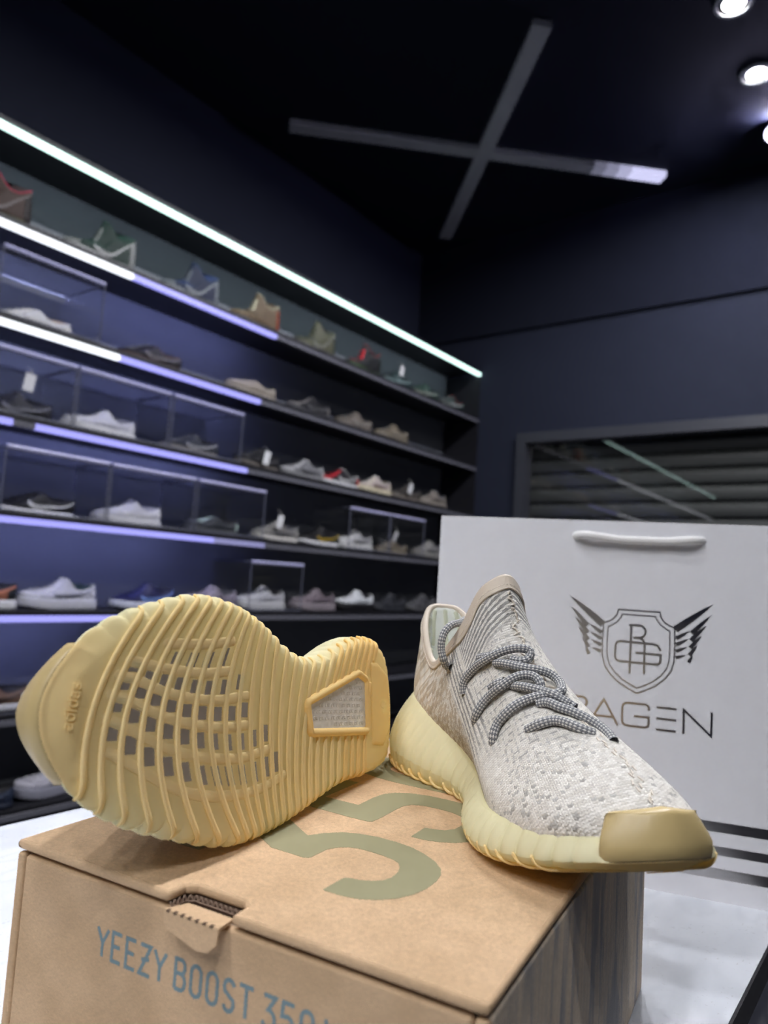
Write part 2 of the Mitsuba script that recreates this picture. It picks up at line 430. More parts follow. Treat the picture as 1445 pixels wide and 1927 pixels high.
# ------------------------------------------------------------------ shelf wall
YF, YBK = 2.10, 2.336
LED_Z = [1.2075, 0.930, 0.649, 0.370, 0.0914, -0.190, -0.483, -0.752]
SX0, SX1 = -2.05, XB - 0.005
NAMES = ['topmost', 'second', 'third', 'fourth', 'fifth', 'sixth', 'seventh', 'lowest']
SEG = {0: [(SX0, SX1, MINT)], 1: [(-1.95, 1.32, WHITE), (1.32, 1.98, VIOLET), (1.98, SX1, None)], 2: [(-1.95, 1.30, WHITE), (1.30, 1.92, VIOLET), (1.92, SX1, None)],
       3: [(-1.9, 0.985, VIOLET), (0.985, 1.05, None), (1.05, 1.88, VIOLET), (1.88, SX1, None)], 4: [(-1.9, 1.745, VIOLET), (1.745, 2.0, DIM), (2.0, SX1, None)],
       5: [(-1.9, 1.40, VIOLET), (1.40, SX1, None)], 6: [(-1.9, SX1, None)], 7: [(-1.9, SX1, None)]}
M_LEDOFF = mat('led_off', pbr((0.11, 0.11, 0.13), 0.35, spec=0.6))
def strip_mesh(x0, x1, z):
    prof = Polygon([(0, 0.001), (0.0, 0.0165), (0.004, 0.020), (0.026, 0.020), (0.026, 0.006), (0.018, 0.002)])
    m = extrude(prof, x1 - x0)
    return framed(m, (x0, YF, z), (0, 1, 0), (0, 0, 1), (1, 0, 0))
for i, dz in enumerate(LED_Z):
    key = numbered('wall_shelf')
    zz = ZC + dz
    put(key + '__board', rbox(SX0 - 0.03, SX1, YF, YBK - 0.001, zz + 0.020, zz + 0.034, 0.0015), M_SHELF)
    j = 0
    for x0, x1, col in SEG[i]:
        k2 = key + '__light_strip' + (f'_{j:03d}' if j else '')
        if col:
            tape = {MINT: 'MINT', WHITE: 'WHITE', VIOLET: 'VIOLET', DIM: 'DIM'}[col]
            ty, tz = YF + 0.034, zz + 0.0192
            # diodes on the back of the strip, turned towards the shelf's back panel
            v = np.array([[x0, ty, tz], [x1, ty, tz], [x1, ty - 0.006, tz - 0.010], [x0, ty - 0.006, tz - 0.010]])
            put(key + '__led_tape' + (f'_{j:03d}' if j else ''), (v, np.array([[0, 1, 2, 3]])), M_LEDOFF, emitter={'type': 'area', 'radiance': rgb(TAPE[tape])})
        j += 1
        put(k2, strip_mesh(x0, x1, zz), M_LEDOFF, **({'emitter': {'type': 'area', 'radiance': rgb(col)}} if col else {}))
    tell(key, f'long black wall shelf with a light strip, {NAMES[i]} from the top' if i < 7 else 'long black wall shelf near the floor, lowest of the shelves', 'shelf')
put('shelf_back_panel', box(SX0, SX1, YBK, YW - 0.001, ZC - 0.78, ZC + LED_Z[0] + 0.02), mat('back_panel', pbr((0.17, 0.18, 0.20), 0.6, spec=0.3)), 'grey-blue back panel behind all the wall shelves', 'panel')
put('shelf_end_panel', box(SX1 + 0.0005, XB - 0.0005, YF + 0.004, YW - 0.003, ZC - 0.80, ZC + LED_Z[0] + 0.01), M_SHELF, 'black upright panel closing the shelves at the far end', 'panel')
BOARD = [ZC + v + 0.034 for v in LED_Z]

# ------------------------------------------------------------------ table
TX0, TX1, TY0, TY1 = -0.45, 1.25, 0.1146, 0.803
put('table__top', box(TX0, TX1, TY0 + 0.001, TY1 - 0.001, ZT - 0.018, ZT), M_TABLE)
put('table__edge_band', join([box(TX0, TX1, TY0 - 0.001, TY0 + 0.001, ZT - 0.024, ZT - 0.0008), box(TX0, TX1, TY1 - 0.001, TY1 + 0.001, ZT - 0.024, ZT - 0.0008),
                              box(TX0 - 0.001, TX0 + 0.001, TY0, TY1, ZT - 0.024, ZT - 0.0008), box(TX1 - 0.001, TX1 + 0.001, TY0, TY1, ZT - 0.024, ZT - 0.0008)]), M_BLACK)
n = 0
for x in (TX0 + 0.06, TX1 - 0.06):
    for y in (TY0 + 0.05, TY1 - 0.05):
        put('table__leg' + (f'_{n:03d}' if n else ''), rbox(x - .02, x + .02, y - .02, y + .02, 0, ZT - 0.018, .003), M_BLACK)
        n += 1
put('table__side_panel', box(TX0 + 0.1, TX1 - 0.1, TY0 + 0.045, TY0 + 0.06, 0.25, ZT - 0.06), mat('panel_white', pbr((0.6, 0.6, 0.63), 0.5)))
tell('table', 'white marbled table top with a black edge under the box and bag', 'table')

# ------------------------------------------------------------------ shoe box
BO = np.array([0.2414, 0.1241, ZT])                     # near right corner of the box
B2 = np.array([math.cos(math.radians(8.57)), math.sin(math.radians(8.57)), 0])   # along its side, away
B1 = np.array([-B2[1], B2[0], 0])                       # along its front, to the left
BW, BD = 0.257, 0.345
UP = np.array([0, 0, 1.0])


def on_box(mesh):
    """Local x = left along the front, y = away, z = up."""
    return framed(mesh, BO, B1, B2, UP)


put('shoe_box__front_panel', on_box(rbox(0.0062, BW - 0.0062, 0.0004, 0.006, 0, HB - 0.0066, 0.0022)), M_KRAFT, smooth=35)
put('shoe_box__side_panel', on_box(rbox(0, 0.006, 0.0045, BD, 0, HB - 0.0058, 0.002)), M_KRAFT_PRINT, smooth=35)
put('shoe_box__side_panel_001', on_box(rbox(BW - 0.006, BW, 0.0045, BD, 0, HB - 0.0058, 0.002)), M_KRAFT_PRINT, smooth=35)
put('shoe_box__corner_flap', on_box(rbox(0, 0.0058, 0.0003, 0.0050, 0, HB - 0.0062, 0.002)), M_KRAFT, smooth=35)
put('shoe_box__corner_flap_001', on_box(rbox(BW - 0.0058, BW, 0.0003, 0.0050, 0, HB - 0.0062, 0.002)), M_KRAFT, smooth=35)
put('shoe_box__back_panel', on_box(rbox(0.004, BW - 0.004, BD - 0.006, BD, 0, HB - 0.004, 0.002)), M_KRAFT, smooth=35)
put('shoe_box__bottom_panel', on_box(box(0.004, BW - 0.004, 0.004, BD - 0.004, 0.0003, 0.004)), M_KRAFT_IN)
# lid with the slot for the tab
lid = Polygon([(0.0, -0.0005), (BW, -0.0005), (BW, BD), (0, BD)])
slot = Polygon([(0.1165, -0.01), (0.1165, 0.0095), (0.1195, 0.0122), (0.1455, 0.0122), (0.1495, 0.0095), (0.1505, -0.01)]).buffer(0.001)
top = extrude(lid.difference(slot).buffer(-0.0012).buffer(0.0012), 0.0052)
# rounded upper rim of the lid: three shrinking layers
def layers(poly, z0, prof):
    return join([framed(extrude(poly.buffer(-o), t), (0, 0, z0 + zb), (1, 0, 0), (0, 1, 0), (0, 0, 1)) for o, zb, t in prof])
lidp = lid.difference(slot)
prof = [(0.0020 * (1 - math.sin(t)), 0.0052 - 0.0020 + 0.0020 * math.cos(t) * 0, 0) for t in ()]
def bevel_plate(poly, z0, h, r, n=4):
    """A plate whose upper and lower rims are rounded, from offset rings."""
    parts = [framed(extrude(poly.buffer(-r), h), (0, 0, z0), (1, 0, 0), (0, 1, 0), (0, 0, 1))]
    rim = np.array(shapely.segmentize(poly.buffer(-r), 0.004).exterior.coords)[:-1]
    d = np.roll(rim, -1, 0) - np.roll(rim, 1, 0)
    d /= np.linalg.norm(d, axis=1)[:, None]
    o = np.stack([d[:, 1], -d[:, 0]], 1)
    if not shapely.is_ccw(shapely.LinearRing(rim)):
        o = -o
    R = []
    for t in np.linspace(-math.pi / 2, math.pi / 2, 2 * n + 1):
        q = rim + o * r * math.cos(t)
        zz = z0 + h - r + r * math.sin(t) if t > 0 else z0 + r + r * math.sin(t)
        R.append(np.c_[q, np.full(len(q), zz)])
    parts.append(quads(np.array(R), flip=False))
    return join(parts)
put('shoe_box__lid', on_box(bevel_plate(lidp, HB - 0.0046, 0.0046, 0.0021)), M_KRAFT, smooth=50)
# corrugation seen in the slot: thin liners and a wavy flute
wl = [LineString([(0.1170, 0.0086), (0.1195, 0.0112), (0.1455, 0.0112), (0.1492, 0.0086), (0.1498, -0.001)])]
xs = np.linspace(0, 1, 90)
path = LineString([(0.1170, 0.0086), (0.1195, 0.0113), (0.1455, 0.0113), (0.1492, 0.0086), (0.1498, 0.0)])
flute = np.array([[*path.interpolate(t, normalized=True).coords[0], HB - 0.0048 + 0.0012 * math.sin(t * 95)] for t in xs])
flute2 = flute - [0, 0, 0.0042]
lin1 = flute.copy(); lin1[:, 2] = HB - 0.0062
lin2 = flute.copy(); lin2[:, 2] = HB - 0.0104
put('shoe_box__corrugated_edge', on_box(join([tube(q, 0.00035, 5) for q in (flute, flute2, lin1, lin2)])), mat('flute', pbr((0.28, 0.20, 0.15), 0.9)))
put('shoe_box__slot_liner', on_box(join([box(0.112, 0.155, 0.0122, 0.0152, HB - 0.016, HB - 0.0050), box(0.112, 0.155, 0.0005, 0.014, HB - 0.020, HB - 0.016)])), M_KRAFT_IN)
# tab: a flat top folded over into a rounded tongue in front of the panel
tab_top = framed(extrude(Polygon([(0.1172, 0.004), (0.1165, -0.0062), (0.1472, -0.0062), (0.1428, 0.004)]), 0.0014), (0, 0, HB - 0.0052), (1, 0, 0), (0, 1, 0), UP)
tongue = Polygon([(0.1165, 0.0), (0.1165, -0.0062), (0.1205, -0.0102), (0.1262, -0.0112), (0.1440, -0.0072), (0.1467, -0.0045), (0.1472, 0)])
tab_front = framed(extrude(tongue, 0.0012), (0, -0.0052, HB - 0.0040), (1, 0, 0), (0, 0.12, 0.99), (0, -1, 0))
flutes = [box(x, x + 0.0017, -0.0066, -0.0050, HB - 0.00465, HB - 0.0037) for x in np.arange(0.1195, 0.146, 0.0041)]
put('shoe_box__tab', on_box(join([tab_top, tab_front])), M_KRAFT, smooth=False)
put('shoe_box__tab__flute_ends', on_box(join(flutes)), M_KRAFT_IN)

# print on the lid: 350 reading away from the viewer, each digit 139 mm tall
def rot_digit(g):
    """Digit drawn with x along the reading direction and y up -> box plane (u left, v away)."""
    return affinity.affine_transform(g, [0, 1, 1, 0, 0, 0])
d3 = Polygon([(43.2, 97.7), (43.2, 86.8), (45.2, 78.6), (50, 71.1), (56.3, 65.3), (64.7, 61.1), (74.1, 58.9), (84.7, 58.6), (93.3, 60), (99.9, 62.9), (107, 69.1), (113.2, 78.1), (117.9, 88.1), (120, 99.2), (120.3, 110.7),
              (118.4, 121.3), (114.2, 130.6), (106.7, 137.8), (97.5, 143.2), (118, 174), (118, 198), (45, 198), (45, 175), (87, 175), (70.7, 148), (69.8, 126.6), (71.8, 124), (80.4, 123.7), (87.3, 123.1), (93.4, 119.8), (96.7, 115.7),
              (98.5, 109.6), (98.3, 102.5), (97.7, 95.3), (96.3, 88.8), (93.9, 84.2), (88.7, 80.8), (82.6, 78.8), (75.6, 78.4), (69.8, 80.2), (65.8, 84.3), (63.3, 89.1), (62.2, 94.8), (60.5, 97)])
d5 = Polygon([(132.8, 96.3), (132.8, 88.3), (135, 80.3), (139.5, 72), (147, 65.5), (157, 60.5), (168, 58.8), (178, 59.5), (188, 62.5), (198, 69), (206, 79), (210.5, 92), (212, 107), (212, 122), (209, 134), (203, 143), (194, 147.8),
              (183, 149), (163.2, 148.8), (164, 175), (208, 175), (208, 198), (143, 198), (139.3, 140), (139.6, 128.4), (141, 126.2), (151, 125.3), (170, 125.6), (180, 125), (186.5, 122), (189.5, 115), (190, 105), (189, 95), (185, 86.5),
              (178, 82), (169, 80.3), (161, 81), (155, 85), (153, 90), (151.8, 96.4)])
d0 = Polygon([(225 + 38 + 38 * math.copysign(abs(math.cos(t)) ** 0.6, math.cos(t)), 128.4 + 69.8 * math.copysign(abs(math.sin(t)) ** 0.75, math.sin(t))) for t in np.linspace(0, 2 * math.pi, 60)])
d0 = d0.difference(affinity.scale(d0, 0.42, 0.68))
for j, d in enumerate((d3, d5, d0)):
    d = affinity.scale(rot_digit(d), 0.001, 0.001, origin=(0, 0)).buffer(-0.0008).buffer(0.0008)
    m = framed(extrude(d, 0.00018), (0, 0, HB - 0.00003), (1, 0, 0), (0, 1, 0), UP)
    put('shoe_box__printed_digit' + (f'_{j:03d}' if j else ''), on_box(m), M_INK_GREEN)

# stroked lettering -------------------------------------------------------------
def arc(cx, cy, rx, ry, a0, a1, n=10):
    return [(cx + rx * math.cos(math.radians(t)), cy + ry * math.sin(math.radians(t))) for t in np.linspace(a0, a1, n)]
NARROW = {   # in a cell 0.6 wide, 1 tall
    'Y': [[(0, 1), (.3, .48), (.6, 1)], [(.3, .48), (.3, 0)]], 'E': [[(.55, 1), (.08, 1), (.08, 0), (.55, 0)], [(.08, .52), (.48, .52)]],
    'Z': [[(.04, 1), (.56, 1), (.04, 0), (.58, 0)], [(.12, .48), (.50, .56)]],
    'B': [[(.08, 0), (.08, 1), (.36, 1)] + arc(.36, .77, .17, .23, 90, -90, 8) + [(.08, .54)], [(.36, .54)] + arc(.36, .27, .2, .27, 90, -90, 8) + [(.08, 0)]],
    'O': [arc(.31, .76, .23, .24, 0, 180, 9) + arc(.31, .24, .23, .24, 180, 360, 9) + [(.54, .76)]],
    'S': [arc(.31, .76, .22, .24, 15, 180, 8) + [(.12, .62), (.5, .38)] + arc(.31, .24, .22, .24, 0, -165, 8)],
    'T': [[(.0, 1), (.6, 1)], [(.3, 1), (.3, 0)]], '3': [[(.06, 1), (.54, 1), (.26, .58)] + arc(.28, .29, .26, .29, 90, -160, 10)],
    '5': [[(.54, 1), (.1, 1), (.07, .56), (.3, .60)] + arc(.29, .3, .25, .3, 80, -160, 9)], '0': [arc(.31, .76, .23, .24, 0, 180, 9) + arc(.31, .24, .23, .24, 180, 360, 9) + [(.54, .76)]],
    'V': [[(.02, 1), (.3, 0), (.58, 1)]], '2': [arc(.3, .74, .24, .26, 165, -20, 8) + [(.06, 0), (.58, 0)]],
}
def strokes(lines, w, cap='flat'):
    return shapely.union_all([LineString(l).buffer(w / 2, cap_style=cap, join_style='mitre', mitre_limit=2) for l in lines])
x = 0.0
glyphs = []
for ch in 'YEEZY BOOST 350 V2':
    if ch == ' ':
        x += 0.0028
        continue
    s = affinity.affine_transform(strokes(NARROW[ch], 0.138), [0.0120, 0, 0, 0.0124, x, 0])
    glyphs.append(s)
    x += 0.00915
for j, s in enumerate(glyphs):
    m = framed(extrude(s, 0.00008), (0.1935, 0.00036, HB - 0.0385), (-1, 0, 0), (0, 0, 1), (0, -1, 0))
    put('shoe_box__printed_letter' + (f'_{j:03d}' if j else ''), on_box(m), M_INK_BLUE)
tell('shoe_box', 'brown kraft cardboard shoe box with green printed digits under both sneakers', 'box')

# ------------------------------------------------------------------ paper bag
GO = np.array([0.77246, 0.23156, ZT])
GD = np.array([0.31045, -0.95059, 0.0])      # along its face to the right
GN = np.array([-0.95059, -0.31045, 0.0])     # out of its face, to the viewer
def on_bag(m, out=0.0):
    """Local x along the face, y up, z out of the face."""
    return framed(m, GO + GN * out, GD, UP, GN)
L0, L1, GH, GT = -0.2305, 0.1985, 0.3665, 0.125
def flat(x0, x1, y0, y1, z0, z1):
    return box(x0, x1, y0, y1, z0, z1)
holes = Polygon([(L0, 0), (L1, 0), (L1, GH), (L0, GH)])
for hx in (-0.079, 0.043):
    holes = holes.difference(shapely.Point(hx, 0.349).buffer(0.003))
put('paper_bag__front_panel', on_bag(framed(extrude(holes, 0.0007), (0, 0, -0.0007), (1, 0, 0), (0, 1, 0), (0, 0, 1))), M_BAG)
put('paper_bag__back_panel', on_bag(flat(L0, L1, 0, GH, -GT, -GT + 0.0007)), M_BAG)
def gusset(x, s):
    v = np.array([[x, 0, -0.0003], [x, GH, -0.0003], [x + s * 0.012, 0.06, -GT / 2], [x + s * 0.022, GH, -GT / 2], [x, 0, -GT + .0003], [x, GH, -GT + .0003], [x, 0, -GT / 2]])
    f = np.array([[0, 2, 1], [1, 2, 3], [2, 4, 5], [2, 5, 3], [0, 6, 2], [6, 4, 2]])
    a = trimesh.Trimesh(v, f, process=False)
    b = trimesh.Trimesh(v + [s * 0.0007, 0, 0], f[:, ::-1], process=False)
    return join([a, b])
put('paper_bag__side_gusset', on_bag(gusset(L0, 1)), M_BAG)
put('paper_bag__side_gusset_001', on_bag(gusset(L1 - 0.0007, -1)), M_BAG)
put('paper_bag__bottom_panel', on_bag(flat(L0, L1, 0.0002, 0.001, -GT + .001, -.001)), M_BAG)
put('paper_bag__top_fold', on_bag(flat(L0, L1, GH - 0.032, GH, -0.0022, -0.0009)), M_BAG)
hp = resample([(-0.0815, 0.349, -0.010), (-0.0795, 0.3495, 0.001), (-0.076, 0.350, 0.0048), (-0.045, 0.3475, 0.0062), (-0.015, 0.3465, 0.0065), (0.015, 0.3470, 0.0062), (0.040, 0.349, 0.0048), (0.0435, 0.349, 0.001), (0.0455, 0.349, -0.010)], 0.003)
put('paper_bag__rope_handle', on_bag(tube(hp, 0.0042, 12)), M_ROPE, smooth=40)
hb = hp.copy()
hb[:, 2] = -GT - hb[:, 2]
put('paper_bag__rope_handle_001', on_bag(tube(hb, 0.0042, 12)), M_ROPE, smooth=40)
# foil stripes at the foot
for j, (a0, a1) in enumerate(((0.0650, 0.0745), (0.0435, 0.0518), (0.0212, 0.0310))):
    put('paper_bag__foil_stripe' + (f'_{j:03d}' if j else ''), on_bag(flat(L0 + .0002, L1 - .0002, a0, a1, 0, 0.00025)), M_FOIL)
# crest: double-lined shield
def mm(p):
    return [(x / 1000, y / 1000) for x, y in p]
def mirror(p, c=-14.2):
    return [(2 * c - x, y) for x, y in p]
half = [(-14.2, 189.0), (-22, 192.6), (-32, 198.2), (-41, 206), (-47.2, 215), (-49.8, 225), (-50.2, 240), (-49.6, 259.6), (-44.5, 261.2), (-39.5, 264.6), (-36.3, 269), (-35.2, 274.6)]
shield = Polygon(mm(half + mirror(half)[::-1][0:]))
s1 = shield.difference(shield.buffer(-0.0014))
inner = shield.buffer(-0.0048, join_style='mitre')
s2 = inner.difference(inner.buffer(-0.0012))
crest = lambda g, t=0.0005: on_bag(extrude(g, t))
put('paper_bag__shield_outline', crest(s1), M_FOIL)
put('paper_bag__shield_outline_001', crest(s2), M_FOIL)
# monogram
mono = strokes([mm([(-22.6, 258.6), (-13.5, 258.8)] + arc(-13.2, 252.6, 6.0, 6.2, 90, -80, 9) + [(-18, 246)]), mm([(-21.2, 258.6), (-21.7, 209.8)]),
                mm([(-17, 246), (-13, 246)] + arc(-13, 239.5, 5.2, 6.2, 90, 0, 6) + [(-7.7, 211)]),
                mm([(7.2, 235.8), (4.8, 239.6), (1.5, 240.8), (-31, 241.4)] + arc(-31, 236.4, 5.2, 5, 90, 180, 5) + [(-36.6, 227)] + arc(-31.6, 226, 5, 5.2, 180, 270, 5) + [(4, 220.6)] + arc(3.6, 224.6, 4.2, 4, -90, 0, 4) + [(7.8, 230.6), (-15.5, 230.8)])], 0.0022, 'round')
put('paper_bag__monogram', crest(mono), M_FOIL)
# wings: one long feather above two rows of short ones, on each side
def feather(p, q, w):
    p, q = np.array(p), np.array(q)
    d = q - p
    nn = np.array([-d[1], d[0]]) / np.linalg.norm(d)
    c = [p + d * t + nn * w * s * (math.sin(math.pi * min(1, t * 0.5 + 0.5)) ** 0.7) for s in (1, -1) for t in (np.linspace(0, 1, 7) if s == 1 else np.linspace(1, 0, 7))]
    return Polygon(mm(c)).buffer(0)
wing = [feather((-49.6, 257.5), (-84, 285), 3.5)]
for k in range(5):
    wing.append(feather((-65 + 0.6 * k, 255 - 7.4 * k), (-82.5 + 4.0 * k, 274 - 10.2 * k), 2.35 - 0.14 * k))
for k in range(4):
    wing.append(feather((-50.6, 248.6 - 6.4 * k), (-63 + 1.0 * k, 257 - 8.2 * k), 2.0 - 0.12 * k))
j = 0
for side in (0, 1):
    for wv in wing:
        gg = wv if not side else affinity.scale(wv, -1, 1, origin=(-0.0142, 0))
        put('paper_bag__foil_feather' + (f'_{j:03d}' if j else ''), crest(gg), M_FOIL)
        j += 1
WIDE = {'R': [[(-88, 156), (-88, 180.6), (-67.5, 180.6)] + arc(-68, 175.2, 5, 5.4, 90, -90, 8) + [(-80, 169.8)], [(-76, 169.8), (-63, 156)]],
        'A': [[(-59.8, 155.6), (-46, 180.4), (-31.6, 155.6)], [(-55.5, 163.2), (-36.5, 163.2)]],
        'G': [[(-2.2, 173.6)] + arc(-5.5, 175.4, 3.6, 4, 0, 90, 5) + [(-22, 179.4)] + arc(-22.4, 174.6, 5.2, 4.8, 90, 180, 5) + [(-27.6, 162)] + arc(-22.4, 161.2, 5.2, 4.8, 180, 270, 5) + [(-6, 156.4)] + arc(-6, 160.2, 4.2, 3.8, -90, 0, 5) + [(-1.8, 166.8), (-16, 166.8)]],
        'E': [[(5.6, 178), (24.2, 178)], [(5.6, 167), (24, 167)], [(5.4, 156), (24, 156)]],
        'N': [[(31, 154.6), (31, 178.4), (56.4, 155.4), (56.8, 178.8)]]}
for j, ch in enumerate('RAGEN'):
    put('paper_bag__foil_letter' + (f'_{j:03d}' if j else ''), crest(strokes([mm(l) for l in WIDE[ch]], 0.0021)), M_FOIL)
tell('paper_bag', 'large white paper bag with foil winged crest and rope handle behind the sneaker', 'bag')

# poses of the two sneakers
STAND_X, STAND_Y, STAND_YAW = 0.54058, 0.34214, -127.18
LIE_POS, LIE_ROT = (0.32444, 0.30688, -0.08050), (-0.1168814, 2.5669821, 2.1744722)
# the lace where it shows above the knit, in shoe millimetres: each run from eyelet to eyelet
LACE_MM = [
    [[206.3, 24.3, 61.3], [211.2, 21.5, 65.0], [214.3, 18.3, 67.4], [216.1, 14.6, 68.6], [222.5, 9.6, 68.6], [228.2, 5.2, 67.0], [230.6, -1.2, 65.1]],
    [[186.1, 34.4, 49.9], [186.7, 34.8, 54.0], [185.9, 32.8, 59.7], [188.6, 29.5, 66.1], [191.2, 24.5, 71.8], [193.1, 18.3, 75.5], [195.1, 12.0, 77.8], [196.7, 4.4, 78.3], [201.3, -0.6, 76.3], [206.5, -4.3, 73.7]],
    [[195.8, 13.0, 73.8], [200.2, 9.7, 75.4], [206.3, 7.1, 74.6], [212.2, 2.3, 73.2], [218.3, -3.0, 70.9], [223.5, -7.9, 67.9], [231.5, -9.6, 64.8], [237.5, -8.7, 62.5]],
    [[174.7, 18.1, 80.3], [181.8, 16.2, 81.1], [188.3, 12.8, 81.0], [194.4, 8.5, 80.3], [199.8, 3.9, 78.7], [200.6, 2.4, 77.9], [204.4, -2.1, 75.4]],
    [[158.2, 34.1, 56.7], [160.8, 34.6, 60.7], [163.1, 32.9, 66.5], [166.2, 29.5, 72.5], [173.2, 25.4, 79.5], [175.3, 19.1, 84.6], [177.6, 12.7, 87.1], [181.3, 7.7, 86.5], [184.9, 6.1, 83.6], [185.9, 5.8, 80.8]],
    [[160.5, 25.9, 76.5], [165.2, 24.3, 79.8], [169.0, 21.1, 82.0]],
    [[132.9, 31.3, 68.5], [132.3, 32.0, 73.0], [136.4, 30.3, 81.5], [142.9, 27.1, 88.2], [150.7, 23.7, 93.3], [155.8, 18.3, 97.7], [159.7, 12.3, 100.3], [163.0, 6.9, 101.0], [164.5, 3.1, 99.6], [166.6, 4.5, 95.8], [165.1, 8.5, 93.8], [159.3, 11.8, 93.9]],
    [[137.0, 24.3, 91.6], [143.9, 22.5, 93.4], [149.5, 20.6, 94.5]],
    [[153.8, 20.5, 90.6], [161.6, 18.1, 91.6], [168.8, 13.7, 91.1], [174.7, 8.8, 90.6], [178.3, 2.9, 90.1], [180.9, -2.7, 88.2], [185.2, -5.6, 85.1], [191.1, -4.3, 82.6], [196.7, 0.2, 80.4], [196.1, 2.5, 79.2]],
    [[101.2, 27.8, 80.6], [93.9, 28.4, 80.5], [102.1, 34.9, 86.2], [101.4, 36.5, 92.3], [101.4, 36.6, 98.5], [100.3, 34.2, 104.7], [99.1, 30.1, 108.6], [96.2, 25.1, 110.2], [92.3, 20.2, 110.8], [86.5, 14.4, 112.7]],
]

# ------------------------------------------------------------------ the two sneakers
# Shoe coordinates in millimetres of a 300 mm sole: x from heel to toe, y towards the inner side of the foot, z up from the ground.
MED = [(0, 0), (4, 22), (16, 39.5), (36, 48), (62, 47.5), (90, 39), (118, 30.5), (146, 33), (174, 45.5), (205, 54.5), (230, 55), (254, 48), (274, 39), (288, 27.5), (297, 13.5), (300, 0)]
LAT = [(297, -14), (288, -28), (274, -40), (254, -50), (230, -57.5), (205, -63.5), (178, -64), (150, -60), (120, -53), (90, -46), (62, -43.5), (36, -42.5), (16, -36), (4, -20)]
NP = globals().get('NP_OVERRIDE', 1200)


def ground(x):
    return 23 * np.clip((x - 180) / 120, 0, 1) ** 2 + 4 * np.clip((25 - x) / 25, 0, 1) ** 2


def wall_h(x):
    return np.interp(x, [0, 25, 60, 95, 130, 165, 200, 250, 275, 300], [55, 54, 49, 39, 31, 25, 21, 19.5, 16, 12])


def lean(x):
    return np.interp(x, [0, 50, 100, 150, 300], [15, 14, 11, 8, 6])


def make_perimeter():
    p = np.array(MED + LAT + [MED[0]], float)
    s = np.r_[0, np.cumsum(np.linalg.norm(np.diff(p, axis=0), axis=1))]
    c = CubicSpline(s, p, bc_type='periodic')
    q = c(np.linspace(0, s[-1], 8001))
    l = np.r_[0, np.cumsum(np.linalg.norm(np.diff(q, axis=0), axis=1))]
    u = np.interp(np.arange(NP) / NP * l[-1], l, np.linspace(0, s[-1], 8001))
    P, D = c(u), c(u, 1)
    D /= np.linalg.norm(D, axis=1)[:, None]
    return P, np.stack([-D[:, 1], D[:, 0]], 1), np.arange(NP) / NP * l[-1]


PER, NOR, ARC = make_perimeter()
KTOE = int(np.argmax(PER[:, 0]))
AXIS_Y = lambda x: np.interp(x, [0, 120, 220, 300], [2, -8, -4, 0])
BASE = 1.0      # ribs stand this much proud of the sole's skin


def side_point(k, o, zf, dz=0.0):
    """Point on the side wall: perimeter index k, offset outwards o (mm), height fraction zf of the wall."""
    x = PER[k, 0]
    return np.c_[PER[k] + NOR[k] * np.reshape(o, (-1, 1)), ground(x) + zf * wall_h(x) + dz]


def skin(x):
    """The sole's skin over the ground: ribs stand proud of it, the toe is smooth."""
    t = np.clip((x - 284.5) / 4.0, 0, 1)
    return BASE * (1 - t * t * (3 - 2 * t)) + 0.25 * t


def sole_shell():
    x = PER[:, 0]
    h, g, ti = wall_h(x), ground(x), lean(x)
    axis = np.stack([np.clip(x, 45, 250), AXIS_Y(np.clip(x, 45, 250))], 1)
    R = []
    tz = np.exp(-((ARC - ARC[KTOE]) / 48.0) ** 4)
    for k in (0, .12, .25, .4, .55, .7, .82, .92, 1.0):
        q = axis + (PER - NOR * 7.5 - axis) * k
        R.append(np.c_[q, ground(q[:, 0]) + skin(q[:, 0]) + tz * max(k - .8, 0) ** 2 * 17])
    ph = (ARC / 10.6)
    nose = 1 - np.exp(-((ARC - ARC[KTOE]) / 44.0) ** 6)
    prof = [(-4.4, 0.075), (-2.3, .12), (-1.0, .19), (-.2, .28)] + [(0.0, .36)] + [(-t ** 1.6 * 1.0, .36 + .60 * t) for t in (.2, .4, .6, .78, .92, 1.0)] + [(-1.10, .985), (-1.3, 1.0), (-1.6, .985)]
    for i, (o, zf) in enumerate(prof):
        zz = zf * h
        f = ph - 0.035 * (zz - h * .4) * np.sign(KTOE - np.arange(NP)) * np.clip((160 - x) / 60, 0, 1)
        f = f - np.floor(f)
        pil = (1 - np.abs(2 * f - 1) ** 2.6) - 0.5 + 0.4 * (f - 0.5)
        amp = np.interp(zf, [0.07, .14, .3, .55, .85, .96, 1.0], [1.4, 2.0, 2.0, 1.4, 1.0, .25, 0])
        oo = (o if o < 0 and zf < .36 else o * ti)
        off = oo + amp * pil * nose - 3.2 * np.clip((zf - .2) / .25, 0, 1) * np.exp(-((ARC - ARC[KTOE]) / 31.0) ** 8)
        zlow = np.where(zf < .36, (zf - 0.075) / 0.285 * (.36 * h - skin(x) - .25) + skin(x) + .25, zz)
        zlow = zlow + tz * np.interp(zf, [0.075, .12, .19, .28, .36], [1.5, 1.7, 1.5, 0.9, 0])
        R.append(np.c_[PER + NOR * np.reshape(off, (-1, 1)), g + zlow])
    q = axis + (R[-1][:, :2] - axis) * 0.9
    R.append(np.c_[q, R[-1][:, 2] - 3])
    R.append(np.c_[axis, R[-1][:, 2] - 3])
    R = np.array(R)
    return quads(R[:13], flip=True), quads(R[12:], flip=True)


